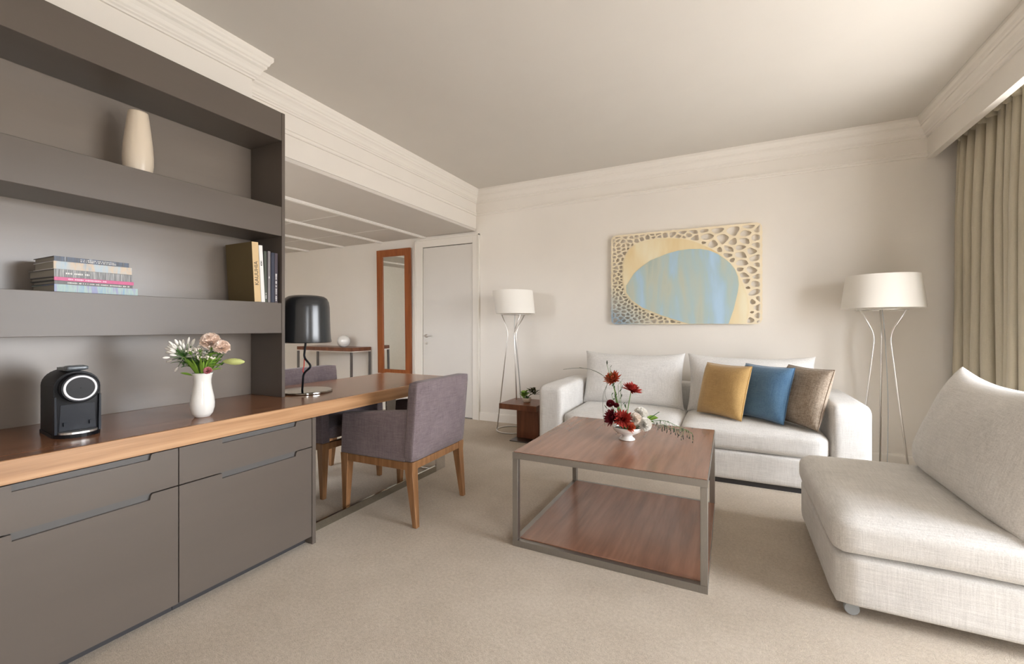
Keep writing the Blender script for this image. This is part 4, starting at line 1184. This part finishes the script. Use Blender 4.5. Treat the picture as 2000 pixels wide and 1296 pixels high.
def book(label, loc, rz, W, D, T, spine, cover, upright=False, lean=0.0, grp=None, lines=None):
    """spine along local y (length W) at +x; depth D goes to -x; thickness T in z. upright turns it on end"""
    b = thing('book', label, 'book', loc, 0, grp)
    b.rotation_euler = (0, 0, rz) if not upright else (PI / 2 - lean, 0, rz)
    c = .0025
    def put(name, mat, *bx):
        bm = NB(); box(bm, *bx); return mk(name, bm, mat, b)
    if not upright:
        put('pages', 'paper', -D + .005, -c, -W / 2 + .004, W / 2 - .004, c, T - c)
        put('cover', cover, -D, 0, -W / 2, W / 2, 0, c); put('cover', cover, -D, 0, -W / 2, W / 2, T - c, T)
        sp = put('spine', spine, -c, .0008, -W / 2, W / 2, .0002, T - .0002)
    else:
        # x depth, y up (height W), z thickness (towards -y world after the turn)
        put('pages', 'paper', -D + .005, -c, .004, W - .004, c, T - c)
        put('cover', cover, -D, 0, 0, W, 0, c); put('cover', cover, -D, 0, 0, W, T - c, T)
        sp = put('spine', spine, -c, .0008, 0, W, .0002, T - .0002)
    if lines:                                           # thin unreadable print strokes along the spine
        rnd = random.Random(len(label)); bm = NB(); mt, y0, y1, h, rows = lines
        for r_ in range(rows):
            y = y0
            zc = T * (r_ + 1) / (rows + 1)
            while y < y1:
                w = rnd.uniform(.35, 1.0) * h; hh = h * rnd.choice((.7, 1, 1, .8))
                box(bm, .0008, .0011, y, y + w * .6, zc - hh / 2, zc + hh / 2); y += w * .6 + h * (.25 if rnd.random() > .18 else .9)
        mk('print', bm, mt, sp)
    return b
zs = S2 + .0005; GS = 'books lying in a stack'
stack = [('pastel blue book at the bottom of the stack', .262, .225, .030, 'spine_pastel', 'spine_pastel', .0, .012, None),
         ('thin dark brown book above the pastel one', .245, .21, .013, 'spine_dark', 'spine_dark', .0, .003, ('print_light', -.085, .11, .0055, 1)),
         ('thin book with a bright pink spine in the stack', .250, .22, .014, 'spine_pink', 'cover_black', .002, .004, ('print_pinkwhite', -.085, .03, .006, 1)),
         ('grey and white patterned book in the middle of the stack', .245, .235, .030, 'spine_mono', 'cover_grey', .0, .002, ('print_light', -.09, -.02, .008, 1)),
         ('sky blue and cream book, second from the top of the stack', .243, .20, .030, 'spine_sky', 'cover_white', .002, .0, None),
         ('dark navy book on top of the lying stack', .232, .20, .019, 'spine_navy', 'cover_grey', .0, -.004, ('print_light', -.04, .07, .004, 2))]
for lab, W, D, T, sp, cv, dx, dy, ln in stack:
    book(lab, (-2.318 + dx, .822 + dy, zs), math.radians(R.uniform(-1.2, 1.2)), W, D, T, sp, cv, grp=GS, lines=ln); zs += T + .0004
GU = 'books standing at the end of the shelf'
def up(label, y, W, D, T, spine, cover, lean, x=-2.312, lines=None):
    # thickness direction: after rotating +90 about x, local z -> -y ; so origin is at the +y side
    return book(label, (x, y, S2 + .0006 + T * math.sin(abs(lean))), 0, W, D, T, spine, cover, True, lean, GU, lines)
b1 = up('tall tan book with a cream spine, leaning first in the row', 1.5215, .325, .235, .036, 'spine_cream', 'cover_tan', math.radians(-3.0))
me = text_mesh('lettering', 'KAUUHIA', .030); me.materials.append(MATS['print_dark'])
o = bpy.data.objects.new('lettering', me); link(o, b1.children[-1]); o.matrix_local = Matrix.Translation((.0012, .155, .018)) @ Matrix(((0, 0, 1, 0), (1, 0, 0, 0), (0, 1, 0, 0), (0, 0, 0, 1)))
o.scale = (1.0, 1.0, 1.0)
up('tall white book leaning beside the tan one', 1.5445, .312, .22, .021, 'cover_white', 'cover_white', math.radians(-2.9), lines=('print_dark', .20, .225, .012, 1))
up('dark green book behind the white spine', 1.5625, .285, .22, .015, 'cover_green', 'cover_green', math.radians(-1.2), -2.318, ('print_light', .02, .05, .006, 1))
up('slim grey book with a plain spine in the standing row', 1.5790, .288, .21, .015, 'cover_grey', 'cover_grey', 0, -2.316, ('print_light', .135, .145, .006, 1))
up('glossy navy book standing next to the slim grey one', 1.6005, .282, .22, .020, 'cover_navy', 'cover_navy', 0)
up('black book with white lettering on its spine, nearest the side panel', 1.6205, .282, .22, .018, 'cover_plum', 'cover_plum', 0, -2.313, ('print_light', .01, .165, .009, 1))
